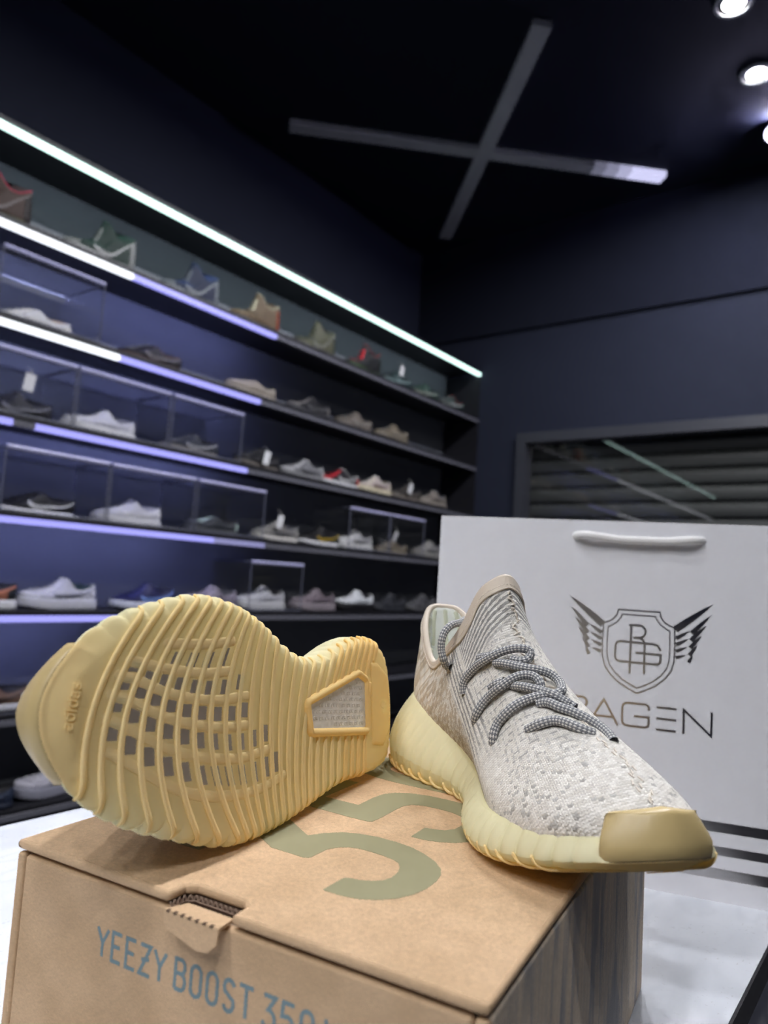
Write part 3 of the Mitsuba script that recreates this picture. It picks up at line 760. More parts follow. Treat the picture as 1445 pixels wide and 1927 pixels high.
HEEL_WIN = Polygon([(129, 1.5), (65, 20), (55.5, 17), (55, -11.8), (126, -10.8)])
PAD = Polygon([(42, 29), (34, 29), (17, 21), (14, 3), (16, -13), (27, -23), (41, -22)]).buffer(2.5)
XC = [280.5, 273.5, 265.3, 256.6, 247.7, 238.5, 229, 219, 208.7, 198.7, 188.9, 179.2, 169.7, 160, 150.5, 141] + [132 - 9.0 * k for k in range(10)]


def rib_x(xc, y):
    m = np.interp(xc, [30, 60, 116, 150, 172, 219, 267, 283], [-14, -20, -25, -14, -7, -17, -22, -21])
    l = np.interp(xc, [30, 60, 116, 150, 172, 219, 267, 283], [4, 6, 6, 0, -5, -12, -3, -2])
    t = y / 45
    return xc + (m - l) / 2 * t + (m + l) / 2 * t * t


def sole_z(x, y):
    return ground(x) + BASE


INSIDE = Polygon(PER - NOR * 5.0)
OUTLINES = {o: Polygon(PER - NOR * o) for o in (2.6, 0.9, 0.1)}


def ribs():
    """Each rib as a list of centre lines (cut where the heel window or the pad is)."""
    out = []
    block = shapely.union_all([HEEL_WIN.buffer(4.2), PAD.buffer(1.5)])
    for xc in XC:
        y = np.linspace(-75, 75, 151)
        whole = LineString(np.c_[rib_x(xc, y), y])
        line = whole.intersection(INSIDE)
        line = max(getattr(line, 'geoms', [line]), key=lambda g: g.length)
        for g in getattr(line.difference(block), 'geoms', [line.difference(block)]):
            if g.length < 6:
                continue
            c = np.array(g.coords)
            c3 = np.c_[c, ground(c[:, 0]) + BASE - 0.35]
            c3 = resample(c3, 1.6)
            ends = []
            for e in (0, -1):
                pts = np.zeros((0, 3))
                if INSIDE.exterior.distance(shapely.Point(c3[e][:2])) < 1.0:   # run on over the edge and up the side
                    pts = []
                    for o, dz in ((2.6, .5), (0.9, 2.4), (0.1, 4.8)):
                        cut = whole.intersection(OUTLINES[o])
                        cut = max(getattr(cut, 'geoms', [cut]), key=lambda g_: g_.length)
                        q = np.array(cut.coords)
                        q = q[np.argmin(((q[[0, -1]] - c3[e][:2]) ** 2).sum(1)) * -1]
                        pts.append([q[0], q[1], ground(q[0]) + BASE + dz])
                    pts = np.array(pts)
                ends.append(pts)
            p = np.vstack([ends[0][::-1], c3, ends[1]])
            out.append(resample(p, 1.8))
    return out


# windows of the sole: centre x, y and half length, in rows of the gaps between the ribs
ROWS = [([241.0, 231.9, 222.1, 211.5], [23.7, 23.2, 23.7, 25.7], (2.9, 4.6)),
        ([262.7, 254.9, 247.1, 238.7, 229.4, 220.4, 209.7, 198.0], [18.8, 15.6, 13.3, 11.9, 10.8, 10.3, 10.9, 13.6], (2.2, 3.8)),
        ([267.2, 259.2, 251.2, 242.8, 233.8, 224.3, 214.0, 203.8, 193.9], [11.0, 7.6, 4.5, 1.8, -0.4, -1.5, -2.1, -1.9, -0.3], (2.3, 3.7)),
        ([270.0, 261.6, 253.3, 243.9, 234.3, 225.0, 215.8, 205.9, 196.0, 185.7, 175.2], [2.4, -2.2, -6.0, -9.3, -12.0, -14.1, -15.1, -15.9, -15.9, -14.6, -12.4], (3.0, 4.3)),
        ([271.3, 262.5, 253.1, 242.9, 233.0, 223.0, 213.4, 203.9, 194.1, 184.3, 173.5, 164.1], [-8.7, -14.5, -19.8, -24.6, -27.7, -30.0, -30.9, -31.7, -31.9, -31.3, -29.5, -27.6], (3.8, 5.2))]

# the knitted upper: meridians (x, y, z) from the sole's edge to the collar, at stations from the heel round the inner side to the toe
STATIONS = [
    [(12, 0, 44), (15, 0, 62), (14, 0, 80), (10, 0, 94), (7, 0, 106), (3, 0, 117)],
    [(20, 23, 42), (21, 25, 60), (20, 24, 78), (17, 22, 92), (13, 20, 103), (10, 17, 113)],
    [(38, 30, 40), (36, 33, 54), (35, 31, 69), (33, 28, 82), (31, 26, 91), (29, 24.5, 98)],
    [(62, 33, 37), (60, 36, 48), (58, 34, 59), (55, 30, 69), (53, 28, 75), (51, 27, 80)],
    [(105, 29, 30), (104, 35, 45), (98, 34, 60), (87, 30, 73), (80, 27, 81), (74, 25.5, 87)],
    [(152, 33, 24), (152, 40, 41), (144, 37, 61), (126, 31, 80), (112, 26, 94), (98, 22.5, 106)],
    [(208, 48, 20), (208, 48, 33), (189, 37, 52), (159, 27, 76), (130, 20, 103), (111, 17, 129)],
    [(268, 37, 25), (267, 35, 37), (236, 28, 53), (185, 21, 73), (141, 14, 104), (118, 9, 140)],
    [(292, 0, 30), (288, 0, 42), (256, 0, 58), (193, 0, 77), (147, 0, 105), (121, 0, 144)],
]


class Form:
    """A shoe's upper as a smooth sheet S(u, v): u runs round the shoe (0 heel, 0.5 toe), v from the sole's edge (0) to the collar (1)."""

    def __init__(self, st, shift=None, lat=1.0):
        K = np.array(st, float)
        other = K[1:-1][::-1].copy()
        other[:, :, 1] *= -lat
        C = np.concatenate([K, other, K[:1]], 0)
        if shift is not None:
            C[:, :, 1] += shift(C[:, :, 0], C[:, :, 2])
        w = np.linalg.norm(np.diff(C[:, 1], axis=0), axis=1)
        t = np.r_[0, np.cumsum(w)]
        self.t = t / t[-1]
        self.c = CubicSpline(self.t, C, axis=0, bc_type='periodic')
        n = C.shape[1]
        self.b = CubicSpline(np.linspace(0, 1, n), np.eye(n), axis=0, bc_type='natural')

    def __call__(self, u, v):
        u, v = np.broadcast_arrays(np.asarray(u, float), np.asarray(v, float))
        return np.einsum('...k,...kc->...c', self.b(v), self.c(u % 1.0))

    def normal(self, u, v, e=2e-3):
        a = self(u + e, v) - self(u - e, v)
        v = np.asarray(v, float)
        b = self(u, np.minimum(v + e, 1.02)) - self(u, v - e)
        n = np.cross(b, a)
        return n / (np.linalg.norm(n, axis=-1, keepdims=True) + 1e-12)

    def off(self, u, v, d):
        return self(u, v) + self.normal(u, v) * np.asarray(d)[..., None]


HERO = Form(STATIONS, lambda x, z: np.interp(x, [0, 120, 220, 300], [1, -7, -3, 0]) * np.clip(1 - (z - 35) / 65, 0, 1), lat=0.92)


def hero_uv(p):
    x, y, z = p[..., 0], p[..., 1], p[..., 2]
    u = .826 * x - .564 * z
    w = (x - 210) * .564 + (z - 80) * .826 + 50
    return np.stack([u, 50 * np.arctan2(y, w)], -1).reshape(-1, 2)


def grid(f, us, vs, closed=False, flip=False):
    """Mesh of f(u, v) over the grid."""
    U, V = np.meshgrid(us, vs, indexing='ij')
    return quads(f(U.T, V.T), closed=closed, flip=flip), U, V


def patch(form, us, vs, d=0.8, thick=None):
    """A panel lying on the sheet, raised by d with its rim folded down to the sheet."""
    U, V = np.meshgrid(us, vs)
    top = form.off(U, V, np.full(U.shape, d))
    low = form.off(U, V, np.full(U.shape, -0.4))
    P = np.concatenate([low[:1], top, low[-1:]], 0)
    left = np.concatenate([low[:1, :1], low[:, :1], low[-1:, :1]], 0)
    right = np.concatenate([low[:1, -1:], low[:, -1:], low[-1:, -1:]], 0)
    return quads(np.concatenate([left, P, right], 1), closed=False)


def band(form, path, width, d=1.0, n=40):
    """A strap along a path of (u, v) points on the sheet."""
    c = CubicSpline(np.linspace(0, 1, len(path)), np.array(path), axis=0)
    t = np.linspace(0, 1, n)
    q = c(t)
    p = form(q[:, 0], q[:, 1])
    nn = form.normal(q[:, 0], q[:, 1])
    tt = np.gradient(p, axis=0)
    tt /= np.linalg.norm(tt, axis=1)[:, None]
    b = np.cross(nn, tt)
    w = np.interp(t, np.linspace(0, 1, len(width)), width)[:, None] if np.ndim(width) else width
    rows = [p - b * w - nn * .8, p - b * w * .92 + nn * d, p + nn * d * 1.1, p + b * w * .92 + nn * d, p + b * w - nn * .8]
    return quads(np.array(rows), closed=False)


def rib_mesh(p):
    """A flat-topped ridge: wide across, low against the sole; rounder at its ends."""
    n = len(p)
    e = np.clip(np.minimum(np.arange(n), np.arange(n)[::-1]) / 5.0, 0, 1)
    m = tube(p, np.interp(p[n // 2][0], [110, 190], [2.1, 1.6]) * (0.72 + 0.28 * e), 12, up=(0.0, 0.0, 1.0) if abs(p[n // 2][2] - p[0][2]) < 100 else None, flat=0.62)
    return m


def hero(key, place, laces, windows=True):
    """All parts of one sneaker; place maps shoe millimetres to the room."""
    def world(m):
        q = trimesh.Trimesh(place(m.vertices), m.faces if place.right else m.faces[:, ::-1], process=False)
        return q
    # --- sole
    low, high = sole_shell()
    lv = np.asarray(low.vertices).reshape(-1, NP, 3)
    e_ = np.clip((np.arange(len(lv)) / (len(lv) - 1) - .45) / .5, 0, 1)[:, None] ** 1.5 * np.ones(NP)
    am = np.clip(np.maximum((95 - lv[:, :, 0]) / 55 * (1 - 0.6 * e_), (lv[:, :, 0] - 268) / 20), 0, 1) * 0.85
    col = np.array([0.995, 0.83, 0.43]) * (1 - e_[..., None]) + np.array([0.98, 0.93, 0.60]) * e_[..., None]
    col = col * (1 - am[..., None]) + np.array([0.99, 0.76, 0.36]) * am[..., None]
    put(key + '__sole', world(low), M_RUBBER_SOLE, 'ribbed amber yellow rubber outsole', smooth=True, color=col.reshape(-1, 3))
    put(key + '__midsole', world(high), M_RUBBER_PALE, 'pale yellow translucent midsole wall', smooth=60)
    for j, p in enumerate(ribs()):
        put(key + '__sole__rib' + (f'_{j:03d}' if j else ''), world(rib_mesh(p)), M_RUBBER_HEEL if p[:, 0].mean() < 92 else M_RUBBER, smooth=True)
    j = 0
    for xs, ys, (h0, h1) in ROWS:
        n = len(xs)
        for i in range(n):
            hl = h0 + (h1 - h0) * i / (n - 1)
            t = np.linspace(-hl, hl, 5) + ys[i]
            # sides follow the ribs' curve
            xc = xs[i] - (rib_x(xs[i], np.array([ys[i]]))[0] - xs[i])
            mid = rib_x(xc, t)
            mid += xs[i] - rib_x(xc, np.array([ys[i]]))[0]
            wd = 2.6
            ring_ = np.r_[np.c_[mid - wd, t], np.c_[mid + wd, t][::-1]]
            z = ground(ring_[:, 0]) + BASE
            m = quads(np.array([np.c_[ring_, z - 0.10], np.c_[ring_, z + 0.2]]), ends=True)
            put(key + '__sole__window' + (f'_{j:03d}' if j else ''), world(m), M_WINDOW)
            j += 1
    # longitudinal struts between the window rows
    strut = []
    mids = [[(247, 30), (235, 30.5), (220, 31.5), (205, 34)], None, None, None, None, [(272, -17), (268, -19), (250, -29), (225, -38.5), (200, -41), (175, -39.5), (155, -35)]]
    for r in range(4):
        a, b = ROWS[r], ROWS[r + 1]
        xx = np.linspace(max(a[0][-1], b[0][-1]) - 6, max(a[0][0], b[0][0]) + 3.0, 9)
        ya = np.interp(xx, a[0][::-1], a[1][::-1])
        yb = np.interp(xx, b[0][::-1], b[1][::-1])
        mids[r + 1] = list(zip(xx, (ya + yb) / 2))[::-1]
    for q in mids:
        q = np.array(q)
        p = resample(np.c_[q, ground(q[:, 0]) + BASE - 0.0], 3.0)
        strut.append(tube(p, 2.6, 12, up=(0, 0, 1.0), flat=0.20))
    for j, m in enumerate(strut):
        put(key + '__sole__strut' + (f'_{j:03d}' if j else ''), world(m), M_RUBBER, smooth=True)
    # heel window with its frame, embossed foam behind it, and the heel pad
    win = HEEL_WIN.buffer(3).buffer(-3)
    put(key + '__sole__heel_window', world(framed(extrude(HEEL_WIN.buffer(-2).buffer(2.6), 0.5), (0, 0, BASE - 0.6), (1, 0, 0), (0, 1, 0), (0, 0, 1))), M_BOOST, 'whitish embossed foam window in the heel')
    em = []
    for a_ in range(12):
        for b_ in range(9):
            cx, cy = 50 + 7.2 * a_ + 3.6 * (b_ % 2), -13 + 3.8 * b_
            if not HEEL_WIN.buffer(-2.0).contains(shapely.Point(cx, cy)):
                continue
            for pl in ([(-2.2, .9), (-1.2, .9), (-.2, .9), (-.2, -.9), (-2.2, -.9)], [(.6, -1), (2.4, -1), (2.4, .6), (1.4, 1), (.6, .4)]):
                em.append(tube(np.array([(cx + a1, cy + b1, BASE - 0.62) for a1, b1 in pl]), 0.32, 5, round_ends=False))
    put(key + '__sole__embossing', world(join(em)), M_BOOST, smooth=True)
    rimp = np.array(shapely.segmentize(HEEL_WIN.buffer(3.6).buffer(2).buffer(-2.6), 1.5).exterior.coords)[:-1]
    put(key + '__sole__window_frame', world(tube(resample(np.c_[rimp, rimp[:, 0] * 0 + BASE - 0.4], 1.5, True), 2.6, 10, closed=True)), M_RUBBER_HEEL, smooth=True)
    padr = np.array(shapely.segmentize(PAD, 1.5).exterior.coords)[:-1]
    pr = [np.c_[np.array(PAD.centroid.coords[0]) + (padr - np.array(PAD.centroid.coords[0])) * k, ground(padr[:, 0]) + z] for k, z in ((1.0, BASE - .2), (1.0, 0.9), (.97, 0.3), (.90, 0.05), (0.0, 0.05))]
    put(key + '__sole__heel_pad', world(quads(np.array(pr), flip=True)), M_RUBBER_HEEL, smooth=50)
    # --- bumper over the toe
    KW = int(NP * 0.047)
    ks = [k % NP for k in range(KTOE - KW, KTOE + KW + 1)]
    ks = np.array(ks)
    x = PER[ks, 0]
    g, h, ti = ground(x), 28.0 - 0.38 * ground(x) - 2 * np.abs(np.arange(len(ks)) - KW) / KW, lean(x) * 0.8
    e = np.abs(np.arange(len(ks)) - KW) / float(KW)
    R = []
    for o, z in ((-3.6, 3.6), (-1.1, 4.0), (-0.35, 5.2), (0.15, 8.5)):
        q = PER[ks] + NOR[ks] * o
        q = q - NOR[ks] * (1.3 * np.clip((e - .8) / .2, 0, 1) ** 2)[:, None]
        R.append(np.c_[q, g + z])
    for t in (.6, .78, .92, 1.04, 1.14):
        R.append(np.c_[PER[ks] + NOR[ks] * (0.25 - ti[:, None] * max(t - .4, 0) ** 1.5 * (1.7 + 0.9 * e[:, None] ** 2)), g + t * h])
    last = R[-1]
    R.append(np.c_[PER[ks] + NOR[ks] * (0.0 - ti[:, None] * (1.2 + 0.6 * e[:, None] ** 2)), g + 1.20 * h])
    R.append(np.c_[PER[ks] + NOR[ks] * (-1.5 - ti[:, None] * 1.3), g + 1.23 * h])
    R.append(np.c_[PER[ks] + NOR[ks] * (-5.0 - ti[:, None] * 1.6), g + 1.20 * h])
    R = np.array(R)
    rad = 1 - np.clip((e - 0.93) / 0.07, 0, 1) ** 2          # rounded upper corners and tapering ends
    for i in range(len(R)):
        zf = R[i][:, 2]
        R[i][:, 2] = np.where(zf > g + 0.8 * h, g + 0.8 * h + (zf - g - 0.8 * h) * (0.55 + 0.45 * np.sqrt(np.clip(rad, 0, 1))), zf)
    endcap = lambda i: np.c_[R[:, i, :2] - NOR[ks[i]] * 3.0, R[:, i, 2]][:, None]
    R = np.concatenate([endcap(0), R, endcap(-1)], 1)
    put(key + '__toe_bumper', world(quads(R, closed=False, flip=True)), M_RUBBER_AMBER, 'amber rubber bumper over the toe', smooth=50)
    # raised lettering on the toe
    tm_ = meshkit.text_mesh('adidas', 4.6, 0.35)
    s_ = 1 if place.right else -1
    tm_ = framed(tm_, (288.8, -8.0 * s_, ground(288.0) + 0.28), (-0.12, 0.99 * s_, -0.04), (0.96, 0.12 * s_, 0.32), (0, 0, -1))
    put(key + '__toe_lettering', world(tm_), M_RUBBER)
    # --- upper
    nu, nv = 420, 130
    us, vs = np.linspace(0, 1, nu + 1), np.linspace(-0.02, 1, nv)
    U, V = np.meshgrid(us, vs)
    P = HERO(U, V)
    m = quads(P, closed=False, flip=True)
    uvs = hero_uv(P)
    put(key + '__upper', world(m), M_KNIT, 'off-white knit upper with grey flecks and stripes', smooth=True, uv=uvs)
    # lining, insole and the beige binding of the collar
    rim = HERO(us[:-1], np.ones(nu))
    inn = HERO.normal(us[:-1], np.ones(nu) * .97)
    cen = np.array([62, 0, 0])
    L = [rim, rim - inn * 3.4]
    for v, d in ((.93, 4.2), (.8, 4.6), (.6, 5.0), (.4, 5.2), (.2, 6.0)):
        q = HERO.off(us[:-1], np.full(nu, v), np.full(nu, -d))
        L.append(q)
    bottom = L[-1].copy()
    bottom[:, 0] = 150 + (bottom[:, 0] - 150) * .02
    bottom[:, 1] *= .05
    bottom[:, 2] = 44 - 0.09 * bottom[:, 0] * 0 - 4
    L.append(bottom)
    put(key + '__lining', world(quads(np.array(L))), M_LINING, 'pale lining of the collar', smooth=60)
    lr = []
    for k in range(-4, 5):
        u0 = k * 0.021
        t = np.linspace(.50, .93, 12)
        lr.append(tube(HERO.off(np.full(12, u0), t, np.full(12, -4.6)), 1.8, 8, flat=0.4, up=(1.0, 0, 0.1)))
    put(key + '__lining__stripe', world(join(lr)), M_LINING_RIB, smooth=40)
    put(key + '__collar_binding', world(tube(resample(rim - inn * 1.5 + [0, 0, 0.4], 2.0, True), 2.5, 12, closed=True)), M_TRIM, 'smooth beige binding round the collar', smooth=True)
    w0 = lambda u: np.interp(np.abs(((u + .5) % 1) - .5), [0, .25, .34, .5], [.88, .885, .945, .966])
    bs = [HERO.off(us[:-1], w0(us[:-1]) + (1.0 - w0(us[:-1])) * t, np.full(nu, d)) for t, d in ((0, -.3), (0.02, .9), (.5, 1.1), (1.0, 1.0))]
    put(key + '__collar_binding__band', world(quads(np.array(bs), flip=True)), M_TRIM, smooth=50)
    cord = HERO.off(us[:-1], w0(us[:-1]), np.full(nu, .7))
    put(key + '__collar_binding__cord', world(tube(resample(cord, 2.5, True), 0.75, 8, closed=True)), M_TRIM, smooth=True)
    st = resample(HERO.off(us[:-1], w0(us[:-1]) + (1 - w0(us[:-1])) * .33, np.full(nu, 1.15)), 0.5, True)
    put(key + '__collar_binding__stitching', world(join([tube(st[i:i + 4], 0.28, 5) for i in range(0, len(st) - 5, 6)])), M_THREAD)
    # knotted threads of the tongue's and vamp's seam
    seam = []
    r2 = np.random.default_rng(3)
    for t in np.linspace(.62, .95, 26):
        q = HERO.off(np.array([.5 + .004 * r2.normal()]), np.array([t]), np.array([.5]))[0]
        a_ = r2.normal(size=3) * [1.5, 4, 2.5]
        seam.append(tube(np.array([q - a_ * .5, q + [0.5, 0, .8], q + a_ * .5]), 0.55, 6))
    for t in np.linspace(.26, .52, 24):
        q = HERO.off(np.array([.5 + .003 * r2.normal()]), np.array([t]), np.array([.25]))[0]
        a_ = np.array([2.6, 0.8 * r2.normal(), -1.2])
        seam.append(tube(np.array([q - a_ * .5, q + a_ * .5]), 0.45, 6))
    put(key + '__upper__seam_threads', world(join(seam)), M_THREAD, smooth=True)
    for q in ('__upper__seam_threads', '__collar_binding__stitching', '__sole__embossing'):
        tell(key + q, kind='stuff')
    # --- lace
    ms, uvs = [], []
    for path in laces:
        p = resample(np.array(path, float), 1.2)
        m, uv = lace_tube(p * 0.001, 0.00265, 12)
        m.vertices = m.vertices * 1000
        ms.append(m)
        uvs.append(uv)
    m = trimesh.util.concatenate(ms)
    m = trimesh.Trimesh(np.vstack([q.vertices for q in ms]), np.vstack([q.faces + o for q, o in zip(ms, np.cumsum([0] + [len(q.vertices) for q in ms]))]), process=False)
    put(key + '__lace', world(m), M_LACE, 'round grey and white woven lace', smooth=True, uv=np.vstack(uvs))


class Place:
    def __init__(self, origin, ex, ey, ez, s, centre=(0, 0, 0)):
        self.o, self.M, self.s, self.c = np.array(origin), np.stack([ex, ey, ez], 1), s, np.array(centre, float)
        self.right = np.linalg.det(self.M) > 0

    def __call__(self, v):
        return (np.asarray(v) - self.c) @ self.M.T * self.s * 0.001 + self.o


SC = 1.05
yaw = math.radians(STAND_YAW)
ST = Place((STAND_X, STAND_Y, ZT + HB + 0.0004), (math.cos(yaw), math.sin(yaw), 0), (math.sin(yaw), -math.cos(yaw), 0), (0, 0, 1), SC)
RL = Rotation.from_rotvec(LIE_ROT).as_matrix()
LI = Place(np.array(LIE_POS) + [0, 0, ZC], RL[:, 0], RL[:, 1], RL[:, 2], SC, (150, 0, 0))


LACES = LACE_MM
hero('sneaker', ST, LACES)
tell('sneaker', 'off-white knit sneaker standing on the box, grey rope lace tied across the instep', 'sneaker')
hero('sneaker_001', LI, LACES)
tell('sneaker_001', 'sneaker lying on its side on the box, ribbed yellow translucent sole turned to view', 'sneaker')
COUNT['sneaker'] = 2

# ------------------------------------------------------------------ shoes on the shelves
def low_stations(L=270, W=1.0, collar=1.0, heel=78, tongue=100, toe=1.0):
    k = L / 300
    c = heel
    return [
        [(8, 0, 22), (3, 0, 38), (4, 0, c * .72), (6, 0, c * .88), (5, 0, c)],
        [(20, 26 * W, 22), (14, 27 * W, 38), (14, 25 * W, c * .7), (14, 22 * W, c * .86), (13, 18 * W, c * .97)],
        [(62, 33 * W, 22), (60, 35 * W, 36), (60, 33 * W, c * .58), (58, 29 * W, c * .7), (57, 26 * W, c * .78)],
        [(105, 31 * W, 22), (105, 35 * W, 36), (103, 34 * W, c * .58), (99, 30 * W, c * .72), (96, 27 * W, c * .82)],
        [(150, 36 * W, 22), (150, 40 * W, 36), (144, 36 * W, 54), (132, 28 * W, 74), (122, 21 * W, tongue * .92)],
        [(205, 44 * W, 22), (205, 46 * W, 34), (192, 37 * W, 48), (160, 24 * W, 70), (132, 14 * W, tongue * .97)],
        [(262, 34 * W, 22), (262, 33 * W, 34 * toe), (238, 25 * W, 46 * toe), (180, 14 * W, 70), (138, 7 * W, tongue)],
        [(288, 0, 22), (286, 0, 34 * toe), (256, 0, 50 * toe), (184, 0, 73), (140, 0, tongue + 1)],
    ]


KINDS = {
    'low': dict(form=low_stations(), sole=24, flare=4, stripe=True, toe=True),
    'high': dict(form=low_stations(heel=150, tongue=168, W=.97), sole=26, flare=4, stripe=True, toe=True),
    'runner': dict(form=low_stations(heel=84, tongue=104, toe=.95, W=1.03), sole=32, flare=9, stripe=True, toe=False),
    'chunky': dict(form=low_stations(heel=88, tongue=110, toe=1.12, W=1.1), sole=38, flare=12, stripe=True, toe=True),
    'slim': dict(form=low_stations(heel=70, tongue=84, toe=.85, W=.95), sole=20, flare=5, stripe=True, toe=False),
    'clog': dict(form=low_stations(heel=74, tongue=82, toe=1.15, W=1.08), sole=26, flare=9, stripe=False, toe=False),
    'fuzzy': dict(form=low_stations(heel=84, tongue=104, toe=1.2, W=1.1), sole=26, flare=6, stripe=False, toe=False),
}
for q in KINDS.values():
    q['form'] = Form(q['form'])
SHOE_MAT = {}


def smat(c, rough=0.6):
    key = (tuple(c), rough)
    if key not in SHOE_MAT:
        SHOE_MAT[key] = mat(f'leather_{len(SHOE_MAT)}', pbr([0.68 * v for v in lin(*c)], rough, spec=0.35))
    return SHOE_MAT[key]


def mm_ply(m, mt, smooth=45):
    m = trimesh.Trimesh(np.asarray(m.vertices) * 0.001, m.faces, process=False)
    return ply(m, mt, smooth=smooth)


MESH_CACHE = {}


def shoe_meshes(kind):
    if kind in MESH_CACHE:
        return MESH_CACHE[kind]
    K = KINDS[kind]
    F, h, fl = K['form'], K['sole'], K['flare']
    n = 48
    u = np.arange(n) / n
    b = F(u, np.zeros(n))
    d = np.roll(b, -1, 0) - np.roll(b, 1, 0)
    d /= np.linalg.norm(d, axis=1)[:, None]
    o = np.stack([-d[:, 1], d[:, 0], d[:, 0] * 0], 1)
    if ((b - [140, 0, 0]) * o).sum() < 0:
        o = -o
    spring = lambda x: 14 * np.clip((x - 190) / 100, 0, 1) ** 2 + 4 * np.clip((20 - x) / 20, 0, 1) ** 2
    R = []
    for off, z in ((fl - 6, 0), (fl - 1.5, 2), (fl + 1.0, 8), (fl + .5, h * .6), (fl - 1.5, h * .92), (fl - 4, h), (-6, h + 1)):
        q = b + o * off
        q[:, 2] = z + spring(b[:, 0]) * (1 - 0.5 * z / h)
        R.append(q)
    out = {'sole': quads(np.array(R), ends=True, flip=True)}
    F0 = lambda uu, vv: F(uu, vv) + np.stack([uu * 0, uu * 0, np.zeros(np.shape(uu)) + (h - 22) * (1 - np.clip(vv, 0, 1)) + spring(F(uu, vv)[..., 0]) * .6 * (1 - np.clip(vv, 0, 1))], -1)
    class G(Form):
        def __init__(self):
            pass
        def __call__(self, uu, vv):
            uu, vv = np.broadcast_arrays(np.asarray(uu, float), np.asarray(vv, float))
            return F0(uu, vv)
    g = G()
    U, V = np.meshgrid(np.linspace(0, 1, 49), np.linspace(0, 1, 16))
    P = g(U, V)
    if kind == 'fuzzy':
        r = np.random.default_rng(5)
        P[1:-1, :-1] += g.normal(U, V)[1:-1, :-1] * r.normal(size=(14, 48, 1)) * 3.0
        P[:, -1] = P[:, 0]
    out['upper'] = quads(P, closed=False, flip=True)
    us = np.arange(48) / 48
    rim = g(us, np.ones(48))
    rn = g.normal(us, np.full(48, .97))
    L = [rim, rim - rn * 3, g.off(us, np.full(48, .8), np.full(48, -4.5)), g.off(us, np.full(48, .45), np.full(48, -5.5))]
    out['lining'] = quads(np.array(L), ends=True)
    out['collar'] = tube(np.vstack([rim - rn * 1.4]), 2.6, 8, closed=True)
    lc = []
    for k in range(5):
        v = .52 + .085 * k
        w = .062 - .006 * k
        uu = np.linspace(.5 - w, .5 + w, 9)
        lc.append(tube(g.off(uu, np.full(9, v), np.full(9, 1.6) + 1.5 * np.cos(np.linspace(-1.5, 1.5, 9))), 2.4, 6, flat=.6))
    out['lace'] = join(lc)
    out['toe_cap'] = patch(g, np.linspace(.405, .595, 13), np.linspace(.0, .34, 6), 1.4)
    out['heel_counter'] = patch(g, np.linspace(-.085, .085, 11), np.linspace(.0, .62, 6), 1.4)
    out['eyestay'] = patch(g, np.linspace(.385, .44, 6), np.linspace(.46, .93, 8), 1.4)
    out['eyestay_001'] = patch(g, np.linspace(.56, .615, 6), np.linspace(.46, .93, 8), 1.4)
    for j, s in enumerate((1, -1)):
        f = (lambda a: a) if s == 1 else (lambda a: 1 - a)
        out['side_stripe' + ('_001' if j else '')] = band(g, [(f(.035), .80), (f(.14), .42), (f(.25), .17), (f(.31), .30), (f(.335), .50)], [1.2, 4, 8.5, 8, 2.5], 1.5, 20)
    MESH_CACHE[kind] = (out, {})
    return MESH_CACHE[kind]


def display_shoe(kind, x, shelf, label, colors, turn=0.0, y=2.175, scale=0.88, lift=0.0, group=None, extra=None):
    """colors: sole, upper, panels (toe cap, heel, eyestays), stripe, lace, lining, collar; None leaves that part out."""
    key = numbered('display_shoe')
    ms, plies = shoe_meshes(kind)
    sole, up, pan, stripe, lace, linc, col = colors
    use = {'sole': sole, 'upper': up, 'lining': linc, 'collar': col, 'lace': lace, 'toe_cap': pan if KINDS[kind]['toe'] else None, 'heel_counter': pan, 'eyestay': pan, 'eyestay_001': pan,
           'side_stripe': stripe, 'side_stripe_001': stripe, **(extra or {})}
    # toe towards the near end of the wall (-x)
    x *= 0.978
    W = T().translate([x, y, BOARD[shelf] + lift]).rotate([0, 0, 1], 180 + turn).scale(scale).translate([-0.14, 0, 0])
    for part, c in use.items():
        if c is None:
            continue
        mt = smat(c)
        if (part, mt) not in plies:
            plies[(part, mt)] = mm_ply(ms[part], mt, smooth=True if part == 'upper' else 45)
        scene[f'{key}__{part}'] = {**plies[(part, mt)], 'to_world': W}
    tell(key, label, 'shoe', group)
    return key


K_, W_, G_, D_ = (16, 16, 20), (225, 225, 228), (150, 150, 152), (60, 60, 66)
CR, TN, OL, NV = (205, 195, 170), (150, 125, 95), (92, 92, 66), (26, 32, 78)
GRP = 'sneakers on the wall shelves'
DS = lambda *a, **k: display_shoe(*a, group=GRP, **k)
# first row, under the topmost strip
DS('high', 0.90, 1, 'brown high-top with a pinkish red collar, cut off at the edge, highest shelf', ((110, 112, 70), (70, 48, 40), (40, 30, 28), (130, 120, 120), K_, (60, 40, 40), (205, 50, 85)))
DS('high', 1.265, 1, 'dark green and white high-top with a curved stripe on the highest shelf', ((190, 190, 190), (26, 52, 44), (150, 152, 150), (200, 200, 200), (18, 62, 48), (30, 60, 50), (20, 70, 52)))
DS('high', 1.635, 1, 'navy and pale grey high-top on the highest shelf beside the green one', ((150, 155, 160), (34, 44, 74), (120, 126, 134), (160, 165, 170), (170, 170, 175), (40, 55, 100), (50, 78, 130)))
DS('high', 1.965, 1, 'brown high-top with cream fleece patches and a rust heel on the highest shelf', ((105, 90, 72), (118, 98, 74), (150, 66, 36), None, (226, 220, 190), (90, 70, 50), (226, 220, 190)), extra={'eyestay': (232, 226, 196), 'eyestay_001': (232, 226, 196), 'toe_cap': (140, 120, 95)})
DS('high', 2.325, 1, 'olive camouflage high-top on the highest shelf between fleece and red-laced shoes', ((120, 120, 104), (92, 92, 70), (60, 62, 48), (140, 140, 130), (160, 160, 135), (60, 60, 50), (70, 72, 52)))
